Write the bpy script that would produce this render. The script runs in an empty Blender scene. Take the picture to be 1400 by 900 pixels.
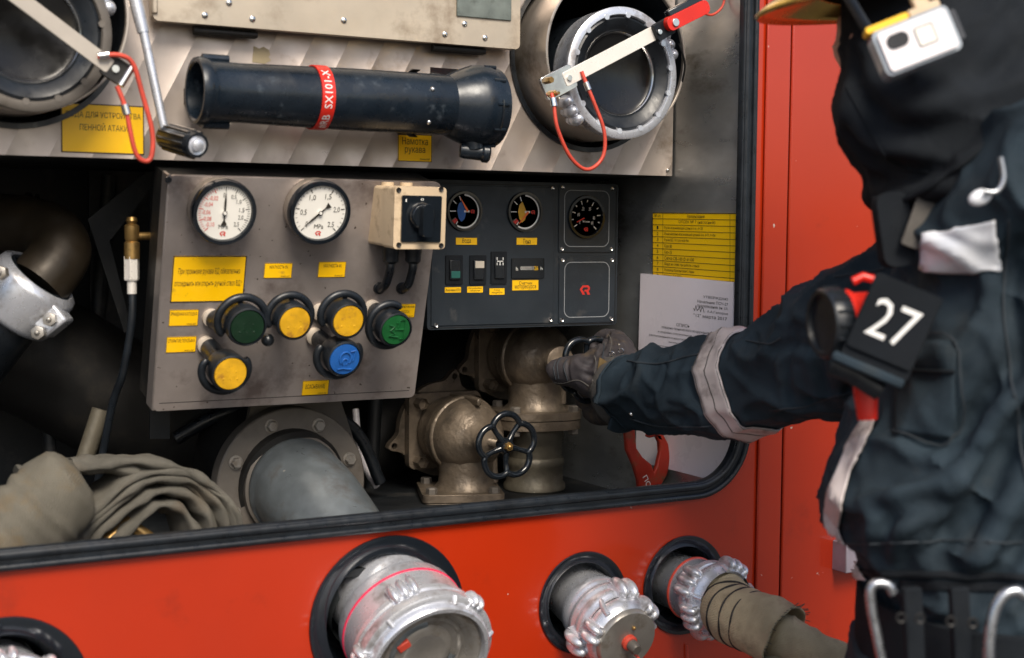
import bpy, bmesh, math, random
from mathutils import Vector, Matrix, noise
from mathutils.geometry import tessellate_polygon
from mathutils.bvhtree import BVHTree
S = bpy.context.scene; COL = S.collection; random.seed(7)
PI = math.pi; R = math.radians; V = Vector

# ------------------------------------------------------------------ camera
yaw, pitch, roll = R(29.9), R(3.9), R(.52)
CAM = V((0, 0, 1.5))
FW = V((math.sin(yaw)*math.cos(pitch), math.cos(yaw)*math.cos(pitch), -math.sin(pitch)))
_r = V((math.cos(yaw), -math.sin(yaw), 0)); _u = _r.cross(FW)
RT = _r*math.cos(roll) + _u*math.sin(roll); UP = -_r*math.sin(roll) + _u*math.cos(roll)
cam = bpy.data.cameras.new('camera'); co = bpy.data.objects.new('camera', cam); COL.objects.link(co)
m = Matrix((RT, UP, -FW)).transposed().to_4x4(); m.translation = CAM; co.matrix_world = m
cam.sensor_width = 36; cam.lens = 2000/1400*36; cam.clip_end = 200; cam.clip_start = .05
cam.dof.use_dof = True; cam.dof.focus_distance = 2.28; cam.dof.aperture_fstop = 4.0
S.camera = co

# ------------------------------------------------------------------ sky and sun (bright overcast)
SUN = V((-.16, -.68, .70)).normalized()          # towards the sun
w = bpy.data.worlds.new('World'); S.world = w; w.use_nodes = True
nt = w.node_tree; bg = nt.nodes['Background']; sk = nt.nodes.new('ShaderNodeTexSky')
sk.sky_type = 'NISHITA'; sk.sun_disc = False; sk.sun_elevation = math.asin(SUN.z)
sk.sun_rotation = math.atan2(SUN.x, SUN.y); sk.dust_density = 3; sk.air_density = 1
nt.links.new(sk.outputs[0], bg.inputs[0]); bg.inputs[1].default_value = .115
sl = bpy.data.lights.new('sun', 'SUN'); sl.energy = 2.8; sl.angle = R(26); sl.color = (1, .91, .78)
so = bpy.data.objects.new('sun', sl); COL.objects.link(so); so.location = (-2, -3, 5)
so.rotation_euler = (-SUN).to_track_quat('-Z', 'Y').to_euler()
S.view_settings.view_transform = 'Standard'; S.view_settings.look = 'None'
S.view_settings.exposure = .50; S.view_settings.gamma = 1

# ------------------------------------------------------------------ photo ray helpers
def ray(x, y): return FW + RT*((x-700)/2000) - UP*((y-450)/2000)
def P(x, y, Y): d = ray(x, y); return CAM + d*(Y/d.y)
def PX(x, y, X): d = ray(x, y); return CAM + d*(X/d.x)
def PZ(x, y, z): return CAM + ray(x, y)*z
def dep(p): return (p-CAM).dot(FW)
def mm(px, p): return px*dep(p)/2000

class Fr:                                         # a local frame: u right, v up, n out towards the viewer
    def __init__(s, O, U, W, N=None):
        s.O = V(O); s.U = V(U).normalized(); s.W = V(W).normalized()
        s.N = V(N).normalized() if N else s.U.cross(s.W).normalized()
    def pt(s, u, v, n=0): return s.O + s.U*u + s.W*v + s.N*n
    def hit(s, x, y, n=0):
        d = ray(x, y); o = s.O + s.N*n; t = (o-CAM).dot(s.N)/d.dot(s.N); q = CAM + d*t - s.O
        return q.dot(s.U), q.dot(s.W)
    def at(s, u, v, n=0): return Fr(s.pt(u, v, n), s.U, s.W, s.N)
    def px(s, x, y, n=0): u, v = s.hit(x, y, n); return s.at(u, v, n)
    def rot(s, a):
        c, k = math.cos(a), math.sin(a); return Fr(s.O, s.U*c+s.W*k, s.W*c-s.U*k, s.N)
XA, ZA, YA = V((1, 0, 0)), V((0, 0, 1)), V((0, 1, 0))
def wall(Y): return Fr((0, Y, 1.5), XA, ZA, -YA)
def axis(p, d, hint=ZA):                          # frame whose n runs along d
    N = V(d).normalized(); U = V(hint).cross(N)
    if U.length < 1e-4: U = XA.cross(N)
    U.normalize(); return Fr(p, U, N.cross(U), N)

# ------------------------------------------------------------------ mesh builder
class MB:
    def __init__(s): s.b = bmesh.new()
    def face(s, vs):
        try: return s.b.faces.new(vs)
        except ValueError: return None
    def box(s, f, u0, u1, v0, v1, n0, n1):
        q = [s.b.verts.new(f.pt(u, v, n)) for n in (n0, n1) for v in (v0, v1) for u in (u0, u1)]
        for a in ((0,2,3,1), (4,5,7,6), (0,1,5,4), (2,6,7,3), (0,4,6,2), (1,3,7,5)): s.face([q[i] for i in a])
        return s
    def lathe(s, f, prof, seg=48, a0=0, a1=2*PI, sx=1, sy=1):
        full = abs(a1-a0) > 2*PI-1e-4; k = seg if full else seg+1; rings = []
        for r, n in prof:
            if r < 1e-6: rings.append([s.b.verts.new(f.pt(0, 0, n))]); continue
            rings.append([s.b.verts.new(f.pt(r*sx*math.cos(a0+(a1-a0)*i/seg), r*sy*math.sin(a0+(a1-a0)*i/seg), n)) for i in range(k)])
        for A, B in zip(rings, rings[1:]):
            for i in range(seg):
                j = (i+1) % k
                if len(A) == 1 and len(B) == 1: continue
                if len(A) == 1: s.face((A[0], B[i], B[j]))
                elif len(B) == 1: s.face((A[i], B[0], A[j]))
                else: s.face((A[i], B[i], B[j], A[j]))
        return s
    def cyl(s, f, r, n0, n1, seg=32): return s.lathe(f, [(0, n0), (r, n0), (r, n1), (0, n1)], seg)
    def hexa(s, f, r, n0, n1): return s.lathe(f, [(0, n0), (r, n0), (r, n1*.85), (r*.86, n1), (0, n1)], 6)
    def ball(s, c, r, seg=20, sq=(1, 1, 1), f=None):
        f = f or Fr(c, XA, ZA, -YA); n = 10; rings = []
        pr = [(r*math.sin(PI*i/n), r*math.cos(PI*i/n)*sq[2]) for i in range(n+1)]
        return s.lathe(Fr(c, f.U, f.W, f.N), pr, seg, sx=sq[0], sy=sq[1])
    def tube(s, pts, rad, seg=12, closed=False, caps=True, W=None, flat=None, pw=1):
        pts = [V(p) for p in pts]; n = len(pts)
        if not hasattr(rad, '__len__'): rad = [rad]*n
        T = []; uvl = s.b.loops.layers.uv.get('UVMap') or s.b.loops.layers.uv.new('UVMap'); S_ = [0]
        for i in range(1, n+1): S_.append(S_[-1]+(pts[i % n]-pts[i-1]).length)
        for i in range(n):
            a = pts[i-1] if (i or closed) else pts[0]; b = pts[(i+1) % n] if (i < n-1 or closed) else pts[-1]
            T.append((b-a).normalized())
        up = V(W) if W else (ZA if abs(T[0].z) < .9 else XA)
        rings = []; N = (up - T[0]*up.dot(T[0])).normalized()
        for i in range(n):
            if W: N = (V(W) - T[i]*V(W).dot(T[i])).normalized()
            else: N = (N - T[i]*N.dot(T[i])).normalized()
            B = T[i].cross(N); r = rad[i]; ra, rb = (r if isinstance(r, tuple) else (r, r if flat is None else flat))
            rg = []
            for k in range(seg):
                t = 2*PI*k/seg; c, d = math.cos(t), math.sin(t)
                if pw != 1: c = math.copysign(abs(c)**pw, c); d = math.copysign(abs(d)**pw, d)
                rg.append(s.b.verts.new(pts[i] + N*ra*c + B*rb*d))
            rings.append(rg)
        for i in range(n if closed else n-1):
            A, B_ = rings[i], rings[(i+1) % n]
            for k in range(seg):
                fc = s.face((A[k], A[(k+1) % seg], B_[(k+1) % seg], B_[k]))
                if fc:
                    rr = rad[i]; rr = (rr[0]+rr[1])/2 if isinstance(rr, tuple) else rr; c_ = 2*PI*rr/seg
                    for lp, (uu, vv) in zip(fc.loops, ((k, i), (k+1, i), (k+1, i+1), (k, i+1))): lp[uvl].uv = (uu*c_, S_[vv])
        if caps and not closed: s.face(rings[0][::-1]); s.face(rings[-1])
        return s
    def plate(s, f, outer, holes=(), n0=0, n1=.003):
        loops = [[V((u, v, 0)) for u, v in L] for L in [outer]+list(holes)]
        tri = tessellate_polygon(loops); flat = [p for L in loops for p in L]
        A = [s.b.verts.new(f.pt(p.x, p.y, n0)) for p in flat]; B = [s.b.verts.new(f.pt(p.x, p.y, n1)) for p in flat]
        for a, b, c in tri: s.face((A[a], A[b], A[c])); s.face((B[c], B[b], B[a]))
        k = 0
        for L in loops:
            m_ = len(L)
            for i in range(m_): j = (i+1) % m_; s.face((A[k+i], A[k+j], B[k+j], B[k+i]))
            k += m_
        return s
    def text(s, f, t, u0, u1, v0, v1, n, th=.0001, fit=True):
        cu = bpy.data.curves.new('lettering', 'FONT'); cu.body = t; cu.resolution_u = 2; cu.offset = 0.0
        o = bpy.data.objects.new('lettering', cu); COL.objects.link(o)
        dg = bpy.context.evaluated_depsgraph_get(); me = bpy.data.meshes.new_from_object(o.evaluated_get(dg))
        bpy.data.objects.remove(o); bpy.data.curves.remove(cu)
        if not me.vertices: return s
        xs = [v.co.x for v in me.vertices]; ys = [v.co.y for v in me.vertices]
        x0, x1, y0, y1 = min(xs), max(xs), min(ys), max(ys); sx = (u1-u0)/max(1e-6, x1-x0); sy = (v1-v0)/max(1e-6, y1-y0)
        q = [s.b.verts.new(f.pt(u0+(v.co.x-x0)*sx, v0+(v.co.y-y0)*sy, n)) for v in me.vertices]
        for p in me.polygons: s.face([q[i] for i in p.vertices])
        bpy.data.meshes.remove(me); return s
    def out(s, name, mt, par=None, smooth=38, bev=0, seg=2, label=None, keep=False, norm=True):
        me = bpy.data.meshes.new(name)
        if norm: bmesh.ops.recalc_face_normals(s.b, faces=s.b.faces)
        o = bpy.data.objects.new(name, me); COL.objects.link(o)
        loc = V((0, 0, 0))
        if par is not None:
            r = par
            while r.parent: r = r.parent
            loc = r.location; o.parent = par
        else:
            vs = [v.co for v in s.b.verts]
            loc = V(((min(v.x for v in vs)+max(v.x for v in vs))/2, (min(v.y for v in vs)+max(v.y for v in vs))/2, min(v.z for v in vs)))
            o.location = loc.copy()
        bmesh.ops.translate(s.b, verts=s.b.verts, vec=-loc)
        s.b.to_mesh(me); s.b.free(); me.materials.append(mt)
        if smooth:
            for p in me.polygons: p.use_smooth = True
            me.set_sharp_from_angle(angle=R(smooth))
        if bev:
            mo = o.modifiers.new('bevel', 'BEVEL'); mo.width = bev; mo.segments = seg; mo.limit_method = 'ANGLE'; mo.angle_limit = R(40)
        if label: o['label'] = label
        return o
def tag(o, label, cat, group=None):
    o['label'] = label; o['category'] = cat
    if group: o['group'] = group
    return o
def thing(name, loc, label, cat, group=None):
    o = bpy.data.objects.new(name, None); o.empty_display_size = .05; COL.objects.link(o); o.location = V(loc)
    return tag(o, label, cat, group)
def copy_tree(o, parent=None):
    c = o.copy(); COL.objects.link(c); c.parent = parent
    for ch in list(o.children): copy_tree(ch, c)
    return c
def circ(u, v, r, n=48, sx=1): return [(u+r*sx*math.cos(2*PI*i/n), v+r*math.sin(2*PI*i/n)) for i in range(n)]
def rrect(u0, u1, v0, v1, r, n=6):
    o = []
    for cx, cy, a in ((u1-r, v1-r, 0), (u0+r, v1-r, 1), (u0+r, v0+r, 2), (u1-r, v0+r, 3)):
        o += [(cx+r*math.cos(PI/2*(a+i/n)), cy+r*math.sin(PI/2*(a+i/n))) for i in range(n+1)]
    return o
def crv(pts, n=6):                                 # Catmull-Rom through points (tuples of any length or Vectors)
    q = [tuple(p) for p in pts]; q = [q[0]]+q+[q[-1]]; o = []
    for i in range(1, len(q)-2):
        for k in range(n):
            t = k/n; o.append(tuple(.5*((2*b)+(-a+c)*t+(2*a-5*b+4*c-d)*t*t+(-a+3*b-3*c+d)*t**3) for a, b, c, d in zip(q[i-1], q[i], q[i+1], q[i+2])))
    return o+[q[-2]]
def c3(pts, n=6): return [V(p) for p in crv(pts, n)]

# ------------------------------------------------------------------ materials
def mat(name, col, rough=.5, metal=0, var=.12, vs=8, bump=0, bs=60, dirt=None, coat=0, scratch=0, weave=0, stretch=(1, 1, 1), spec=.5, rvar=.12, speck=None, emit=0, wave=None, corr=0):
    M = bpy.data.materials.new(name); M.use_nodes = True; t = M.node_tree; N = t.nodes; L = t.links; b = N['Principled BSDF']
    tc = N.new('ShaderNodeTexCoord'); mp = N.new('ShaderNodeMapping'); mp.inputs['Scale'].default_value = stretch; L.new(tc.outputs['Object'], mp.inputs[0])
    def nz(scale, det=5, src=None, rg=.55):
        n = N.new('ShaderNodeTexNoise'); n.inputs['Scale'].default_value = scale; n.inputs['Detail'].default_value = det; n.inputs['Roughness'].default_value = rg
        L.new((src or mp).outputs[0] if src is None else src, n.inputs['Vector']); return n.outputs[0]
    def ramp(s, a, c, v0=0, v1=1):
        n = N.new('ShaderNodeMapRange'); n.inputs[1].default_value = a; n.inputs[2].default_value = c; n.inputs[3].default_value = v0; n.inputs[4].default_value = v1
        L.new(s, n.inputs[0]); return n.outputs[0]
    def mix(f, a, c):
        n = N.new('ShaderNodeMix'); n.data_type = 'RGBA'; L.new(f, n.inputs[0])
        for k, x in ((6, a), (7, c)):
            if isinstance(x, tuple): n.inputs[k].default_value = (*x[:3], 1)
            else: L.new(x, n.inputs[k])
        return n.outputs[2]
    c0 = tuple(max(0, x*(1-var)) for x in col); c1 = tuple(min(1, x*(1+var)) for x in col)
    big = nz(vs, 7); c = mix(ramp(big, .35, .65), c0, c1)
    if dirt:
        dc, amt, ds = dirt; d = nz(ds, 9, rg=.65); c = mix(ramp(d, .62-amt*.35, .75-amt*.2), c, dc)
    if speck:
        sc_, ss, am = speck; sp = nz(ss, 2); c = mix(ramp(sp, am, am+.03), c, sc_)
    L.new(c, b.inputs['Base Color']); b.inputs['Metallic'].default_value = metal
    L.new(ramp(nz(vs*3, 6), .3, .7, max(.02, rough-rvar), min(1, rough+rvar)), b.inputs['Roughness'])
    b.inputs['Specular IOR Level'].default_value = spec
    if coat: b.inputs['Coat Weight'].default_value = coat; b.inputs['Coat Roughness'].default_value = .08
    h = None
    def bumpn(src, st, dist, prev):
        n = N.new('ShaderNodeBump'); n.inputs['Strength'].default_value = st; n.inputs['Distance'].default_value = dist
        L.new(src, n.inputs['Height'])
        if prev: L.new(prev, n.inputs['Normal'])
        return n.outputs[0]
    if corr:
        wv = N.new('ShaderNodeTexWave'); wv.wave_profile = 'SAW'; wv.inputs['Scale'].default_value = 6.6; wv.inputs['Distortion'].default_value = .35; wv.inputs['Detail'].default_value = 1
        m2 = N.new('ShaderNodeMapping'); m2.inputs['Rotation'].default_value = (0, R(-28), 0); L.new(tc.outputs['Object'], m2.inputs[0]); L.new(m2.outputs[0], wv.inputs[0])
        pw_ = N.new('ShaderNodeMath'); pw_.operation = 'POWER'; pw_.inputs[1].default_value = 2.2; L.new(wv.outputs[1], pw_.inputs[0]); h = bumpn(pw_.outputs[0], 1, corr, h)
    if bump: h = bumpn(nz(bs, 8), min(1, .6), bump, h)
    if scratch:
        m3 = N.new('ShaderNodeMapping'); m3.inputs['Scale'].default_value = (3, 3, 160); m3.inputs['Rotation'].default_value = (0, R(20), 0); L.new(tc.outputs['Object'], m3.inputs[0])
        h = bumpn(nz(3, 4, src=m3.outputs[0]), .3, scratch, h)
    if weave:
        h = bumpn(nz(abs(weave)*2.4, 3, rg=.7), .8, .0010, h)
        if weave < 0:
            for bd in ('X', 'Y', 'DIAGONAL'):
                wv = N.new('ShaderNodeTexWave'); wv.bands_direction = bd; wv.inputs['Scale'].default_value = 150; wv.inputs['Distortion'].default_value = .8; wv.inputs['Detail'].default_value = 1
                L.new(tc.outputs['UV'], wv.inputs[0]); h = bumpn(wv.outputs[1], .6, .0006, h)
    if h: L.new(h, b.inputs['Normal'])
    return M
M = {}
M['red'] = mat('red_paint', (.38, .024, .004), .22, 0, .06, 3, coat=.65, rvar=.05, bump=.00006, bs=90, speck=((.5, .4, .35), 60, .745), dirt=((.25, .02, .006), .12, 7))
M['rubber'] = mat('black_rubber', (.009, .012, .016), .36, 0, .3, 30, bump=.0004, bs=120)
M['matblack'] = mat('black_plastic', (.007, .009, .012), .45, 0, .2, 20, bump=.0002, bs=200, spec=.3)
M['gloss'] = mat('gloss_black', (.008, .011, .015), .16, 0, .1, 10, rvar=.05, coat=.4)
M['steel'] = mat('worn_sheet_steel', (.50, .44, .38), .36, .7, .24, 5, bump=.0003, bs=25, dirt=((.20, .16, .12), .22, 14), scratch=.0002, speck=((.12, .09, .07), 60, .76))
M['panel'] = mat('brushed_panel_steel', (.40, .345, .305), .38, .62, .24, 5, bump=.0005, bs=25, dirt=((.22, .17, .13), .18, 12), corr=.006, speck=((.12, .09, .07), 70, .78))
M['hatch'] = mat('pale_aluminium', (.50, .435, .345), .45, .5, .16, 6, bump=.0003, bs=20, dirt=((.28, .22, .16), .25, 10), scratch=.0001)
M['console'] = mat('console_steel', (.34, .30, .28), .40, .55, .22, 7, bump=.0007, bs=110, dirt=((.15, .12, .11), .3, 11), speck=((.08, .06, .05), 110, .71))
M['wallsteel'] = mat('stainless_wall', (.50, .52, .525), .34, .8, .28, 4, bump=.0003, bs=18, dirt=((.16, .15, .13), .22, 6), stretch=(1, 1, 2.5))
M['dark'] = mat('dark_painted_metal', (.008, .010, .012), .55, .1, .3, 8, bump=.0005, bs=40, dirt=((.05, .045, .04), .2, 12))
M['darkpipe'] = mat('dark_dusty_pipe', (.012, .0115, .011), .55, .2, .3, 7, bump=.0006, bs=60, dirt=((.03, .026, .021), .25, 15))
M['inst'] = mat('instrument_panel_paint', (.020, .027, .035), .42, .1, .15, 10, bump=.0002, bs=220, dirt=((.07, .07, .07), .08, 25))
M['yellow'] = mat('yellow_sticker', (.95, .54, .001), .42, 0, .05, 12, dirt=((.45, .27, .02), .03, 40))
M['ink'] = mat('black_ink', (.02, .017, .012), .6, 0, .05)
M['white'] = mat('white_print', (.80, .80, .78), .5, 0, .03)
M['redink'] = mat('red_print', (.60, .03, .02), .5, 0, .03)
M['dial'] = mat('white_dial', (.78, .76, .70), .4, 0, .03)
M['cast'] = mat('cast_aluminium', (.66, .68, .73), .30, .62, .12, 10, bump=.00025, bs=160, dirt=((.26, .24, .23), .26, 30))
M['castgold'] = mat('cast_bronze', (.17, .135, .10), .38, .45, .30, 16, bump=.0022, bs=130, dirt=((.085, .07, .055), .35, 20), speck=((.35, .31, .26), 130, .73))
M['capmetal'] = mat('dull_cap_alloy', (.34, .32, .29), .38, .6, .2, 14, bump=.0008, bs=90, dirt=((.16, .12, .08), .3, 22))
M['castgrey'] = mat('cast_grey_pipe', (.13, .115, .085), .45, .35, .25, 14, bump=.0014, bs=110, dirt=((.075, .06, .045), .35, 18), speck=((.3, .28, .22), 120, .74))
M['greypipe'] = mat('galvanised_grey_pipe', (.17, .195, .21), .38, .55, .28, 12, bump=.0005, bs=60, dirt=((.12, .11, .10), .3, 13), speck=((.45, .43, .38), 70, .78))
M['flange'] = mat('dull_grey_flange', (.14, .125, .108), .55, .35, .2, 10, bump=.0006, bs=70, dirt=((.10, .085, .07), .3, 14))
M['chrome'] = mat('bright_metal', (.78, .77, .75), .18, 1, .05, 20, rvar=.06)
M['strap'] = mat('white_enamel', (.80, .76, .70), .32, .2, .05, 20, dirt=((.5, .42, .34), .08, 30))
M['shadestrap'] = mat('shaded_white_enamel', (.42, .38, .33), .45, .1, .08, 20)  # left strap's white enamel with the well's shade put into the colour
M['redplastic'] = mat('red_plastic', (.62, .022, .012), .34, 0, .08, 20)
M['cord'] = mat('red_cord', (.52, .055, .03), .5, 0, .15, 60)
M['brass'] = mat('brass', (.40, .25, .09), .38, .8, .2, 40, dirt=((.15, .10, .04), .25, 60))
M['beige'] = mat('beige_plastic', (.58, .45, .30), .45, 0, .1, 12, dirt=((.25, .17, .10), .22, 24), bump=.0002, bs=90)
M['navy'] = mat('dark_nozzle_plastic', (.009, .015, .023), .28, .1, .25, 14, bump=.0003, bs=90, dirt=((.06, .075, .09), .1, 36))
M['green'] = mat('green_lens', (.008, .085, .022), .35, 0, .15, 40)
M['darkgreen'] = mat('dark_green_lens', (.004, .022, .009), .4, 0, .15, 40)
M['amber'] = mat('yellow_lens', (.66, .36, .012), .42, 0, .15, 50, dirt=((.35, .16, .02), .2, 60), bump=.0004, bs=120)
M['blue'] = mat('blue_lens', (.015, .10, .36), .36, 0, .15, 40)
M['canvas'] = mat('canvas_hose', (.13, .122, .102), .85, 0, .2, 14, bump=.0008, bs=90, weave=-190, dirt=((.12, .10, .075), .3, 18), spec=.2)
M['canvas3'] = mat('khaki_hose_cover', (.42, .355, .235), .85, 0, .25, 14, bump=.0012, bs=60, weave=-170, dirt=((.12, .095, .06), .35, 14), spec=.2)
M['canvas2'] = mat('sandy_hose_cover', (.125, .115, .092), .85, 0, .2, 14, bump=.0008, bs=80, weave=-170, dirt=((.15, .115, .07), .3, 16), spec=.2)
M['fabric'] = mat('navy_turnout_fabric', (.019, .031, .042), .8, 0, .3, 9, bump=.0010, bs=120, weave=260, spec=.2, dirt=((.035, .045, .052), .15, 14))
M['hood'] = mat('black_hood_fabric', (.011, .0135, .017), .85, 0, .2, 9, bump=.0006, bs=120, weave=240, spec=.12)
M['reflective'] = mat('reflective_tape', (.56, .50, .49), .45, .1, .12, 10, bump=.0003, bs=120, dirt=((.18, .15, .14), .3, 22))
M['tape'] = mat('white_reflective_tape', (.80, .82, .86), .35, .1, .06, 12, dirt=((.5, .5, .5), .1, 20))
M['glove'] = mat('worn_leather_glove', (.036, .031, .034), .65, 0, .3, 26, bump=.0012, bs=90, dirt=((.09, .065, .04), .28, 30))
M['knit'] = mat('grey_knit_cuff', (.085, .078, .07), .9, 0, .2, 30, bump=.0010, bs=200, weave=200)
M['tan'] = mat('tan_leather', (.13, .085, .03), .7, 0, .25, 30, bump=.0008, bs=90)
M['gold'] = mat('gold_helmet_shell', (.55, .38, .10), .22, .85, .12, 12, rvar=.08)
M['skin'] = mat('skin', (.50, .30, .22), .5, 0, .08, 20)
M['paper'] = mat('white_sheet', (.90, .83, .88), .3, 0, .06, 4, coat=.3, speck=((.15, .12, .12), 130, .77))
M['yellowsheet'] = mat('yellow_sheet', (.95, .58, .005), .35, 0, .05, 5, speck=((.2, .12, .02), 140, .78))
M['whitebody'] = mat('white_gadget_plastic', (.80, .76, .78), .3, 0, .04, 20)
M['clear'] = mat('clear_grey_plastic', (.30, .34, .38), .12, 0, .1, 20, coat=.5)
M['rockergreen'] = mat('teal_rocker', (.02, .12, .10), .4)
M['rockerwhite'] = mat('pale_rocker', (.55, .50, .42), .4)
M['greyplate'] = mat('grey_green_plate', (.15, .175, .16), .5, .2, .2, 30, bump=.0005, bs=100, dirt=((.06, .07, .06), .3, 40))
M['redpaintold'] = mat('chipped_red_tool_paint', (.36, .028, .014), .42, .1, .2, 20, bump=.0006, bs=60, dirt=((.16, .08, .04), .22, 40))
M['lensglass'] = mat('dark_lens', (.006, .006, .006), .2, 0, .2, 10, scratch=.0002)
M['outline'] = mat('grey_outline', (.30, .32, .34), .5)
M['asphalt'] = mat('asphalt', (.065, .062, .06), .9, 0, .2, 2, bump=.004, bs=60)
M['lilac'] = mat('grey_step_paint', (.32, .28, .33), .5, .2, .1, 20)

# ------------------------------------------------------------------ ground
g = MB(); g.plate(Fr((0, 0, 0), XA, YA, ZA), [(-60, -60), (60, -60), (60, 60), (-60, 60)], (), -.05, 0)
go = g.out('ground', M['asphalt'], smooth=0); go['kind'] = 'structure'

# ------------------------------------------------------------------ fire truck body
SK = 1.75
F0 = wall(SK)
zb = P(500, 716, SK-.01).z - 1.5; xr = P(1025, 200, SK-.01).x        # centre line of the rubber seal
XW = P(1008, 150, SK+.02).x                                         # inner side wall
truck = thing('fire_truck', (1.0, SK, 0), 'red fire truck side with an open pump compartment edged in black rubber', 'fire truck')
OUT = []                                                            # the outlets in the lower skin: px centre, radius in m
for x, y, rp in ((531, 847, .112), (797, 824, .073), (935, 800, .0735), (6, 958, .098)):
    p = P(x, y, SK); OUT.append((p.x, p.z-1.5, rp))
xp0 = F0.hit(1041, 300)[0]; xp1 = F0.hit(1073, 300)[0]
s = MB(); s.plate(F0, [(-1.0, -.9), (xp1, -.9), (xp1, .95), (-1.0, .95)],
    [rrect(-.85, xr+.004, zb-.004, .85, .087, 12)[::-1]] + [circ(a, b, r, 48)[::-1] for a, b, r in OUT], -.004, 0)
s.out('side_panel', M['red'], truck, 30)
s = MB()
s.box(F0, xp0, xp1, -.9, .95, .001, .006); s.out('pillar_trim', M['red'], truck, 30, bev=.002)
s = MB(); s.box(F0, xp1+.006, 3.4, -.9, .95, -.004, .003); s.out('door_panel', M['red'], truck, 30, bev=.0025)
s = MB(); s.box(F0, xp1-.002, xp1+.010, -.9, .95, -.012, -.005); s.out('door_gap', M['matblack'], truck, 30)
s = MB(); s.box(F0, -1.0, -.95, -.9, .95, -.75, -.004); s.box(F0, -1, 3.4, .95, .99, -.75, 0); s.box(F0, 3.4, 3.44, -.9, .99, -.75, .003)
s.out('body_shell', M['red'], truck, 30)
# compartment lining
s = MB(); s.box(F0, XW, XW+.012, -.45, .95, -.75, -.005); s.out('compartment_side_wall', M['wallsteel'], truck, 30)
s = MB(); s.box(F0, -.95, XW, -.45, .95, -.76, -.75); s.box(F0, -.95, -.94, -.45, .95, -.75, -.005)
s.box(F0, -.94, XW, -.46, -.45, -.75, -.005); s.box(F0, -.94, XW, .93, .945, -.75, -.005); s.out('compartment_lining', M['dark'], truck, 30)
# seal: a lipped rubber profile swept round the opening
path = [(-.85, zb), (-.4, zb), (0, zb)] + [(u, v) for u, v in rrect(-.85, xr, zb, .85, .085, 14)[45:]] + [(xr, .2), (xr, .5), (xr, .85)]
def seal(off, wd, n0, n1, name):
    s = MB(); L = []
    for i, (u, v) in enumerate(path):
        a = V(path[max(0, i-1)]); b = V(path[min(len(path)-1, i+1)]); t = (b-a).normalized(); nn = V((t.y, -t.x))  # outward
        L.append((V((u, v)), nn))
    prof = [(off-wd/2, n0), (off-wd/2, n1-.002), (off-wd/2+.002, n1), (off+wd/2-.002, n1), (off+wd/2, n1-.002), (off+wd/2, n0)]
    rings = [[s.b.verts.new(F0.pt(*(c+nn*o), h)) for o, h in prof] for c, nn in L]
    for A, B in zip(rings, rings[1:]):
        for k in range(5): s.face((A[k], A[k+1], B[k+1], B[k]))
    return s.out(name, M['rubber'], truck, 50)
seal(.002, .026, -.006, .007, 'window_seal'); seal(.0100, .008, .005, .0115, 'seal_bead'); seal(-.004, .010, .005, .0100, 'seal_lip')
# outlet collars (flat black rings with a recess behind)
for a, b, r in OUT:
    f = F0.at(a, b); s = MB(); s.lathe(f, [(r+.002, .0015), (r+.001, .004), (r-.004, .0045), (r*.80, .001), (r*.72, -.02), (r*.60, -.09), (0, -.09)], 56)
    s.out('outlet_collar', M['gloss'], truck, 40)
# grab step bracket on the door
f = F0.px(1137, 738); s = MB(); u1 = .12
s.box(f, 0, u1, -.048, 0, 0, .035); s.out('step_bracket', M['lilac'], truck, 30, bev=.002)
# rear structure seen through the gaps
s = MB()
for x0, y0, x1, y1, r in ((150, 240, 120, 600, .012), (262, 380, 255, 620, .010), (520, 430, 505, 700, .012), (60, 470, 70, 640, .01)):
    s = MB(); s.tube([P(x0, y0, 2.3), P(x1, y1, 2.3)], r, 12); s.out('rear_tube', M['dark'], truck)
s = MB(); s.box(wall(2.32), P(120, 300, 2.32).x, P(220, 300, 2.32).x, P(0, 600, 2.32).z-1.5, P(0, 230, 2.32).z-1.5, 0, .01)
s.out('rear_bracket', M['dark'], truck)

# ------------------------------------------------------------------ upper equipment housing
YP = 1.93; F1 = wall(YP); zl = P(545, 229, YP).z - 1.5
hous = thing('equipment_housing', (.7, YP, 1.5), 'wide worn beige steel housing across the top with two round wells', 'equipment housing')
cR = P(845, 75, 1.85); cL = P(35, 22, 1.85); cL.z = cR.z; rt = mm(115, cR)
holes = []
for c in (cL, cR): holes.append(circ(c.x, c.z-1.5+.0, rt+.013, 64)[::-1])
slot = [(F1.hit(*q)) for q in ((588, 92), (640, 96), (640, 112), (588, 108))]
s = MB(); s.plate(F1, [(-.9, zl), (XW-.003, zl), (XW-.003, .9), (-.9, .9)], holes, -.004, 0)
s.out('front_panel', M['panel'], hous, 30)
s = MB(); s.box(F1, -.9, XW-.003, zl, zl+.004, -.45, -.004); s.out('underside', M['dark'], hous, 30)
s = MB(); s.plate(F1, slot[::-1], (), .0005, .001); s.out('slot', M['gloss'], hous, 0)
for c in (cL, cR):
    s = MB(); f = Fr((c.x, YP, c.z), XA, ZA, -YA); ro = rt+.013
    s.lathe(f, [(ro+.003, .001), (ro+.003, .004), (ro-.004, .004), (ro-.004, -.004), (rt+.002, -.02), (rt+.002, -.03)], 64); s.out('well_edging', M['rubber'], hous)
    s = MB(); d0 = YP-1.85
    s.lathe(f, [(rt, -.3), (rt, d0-.001), (rt-.001, d0), (rt-.003, d0), (rt-.004, d0-.001), (rt-.004, -.002)], 72); s.out('well_sleeve', M['steel'], hous, 30)
    s = MB(); s.lathe(f, [(rt-.0045, d0-.006), (rt-.0045, -.29), (0, -.29)], 64); s.out('well_lining', M['matblack'], hous)

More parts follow.
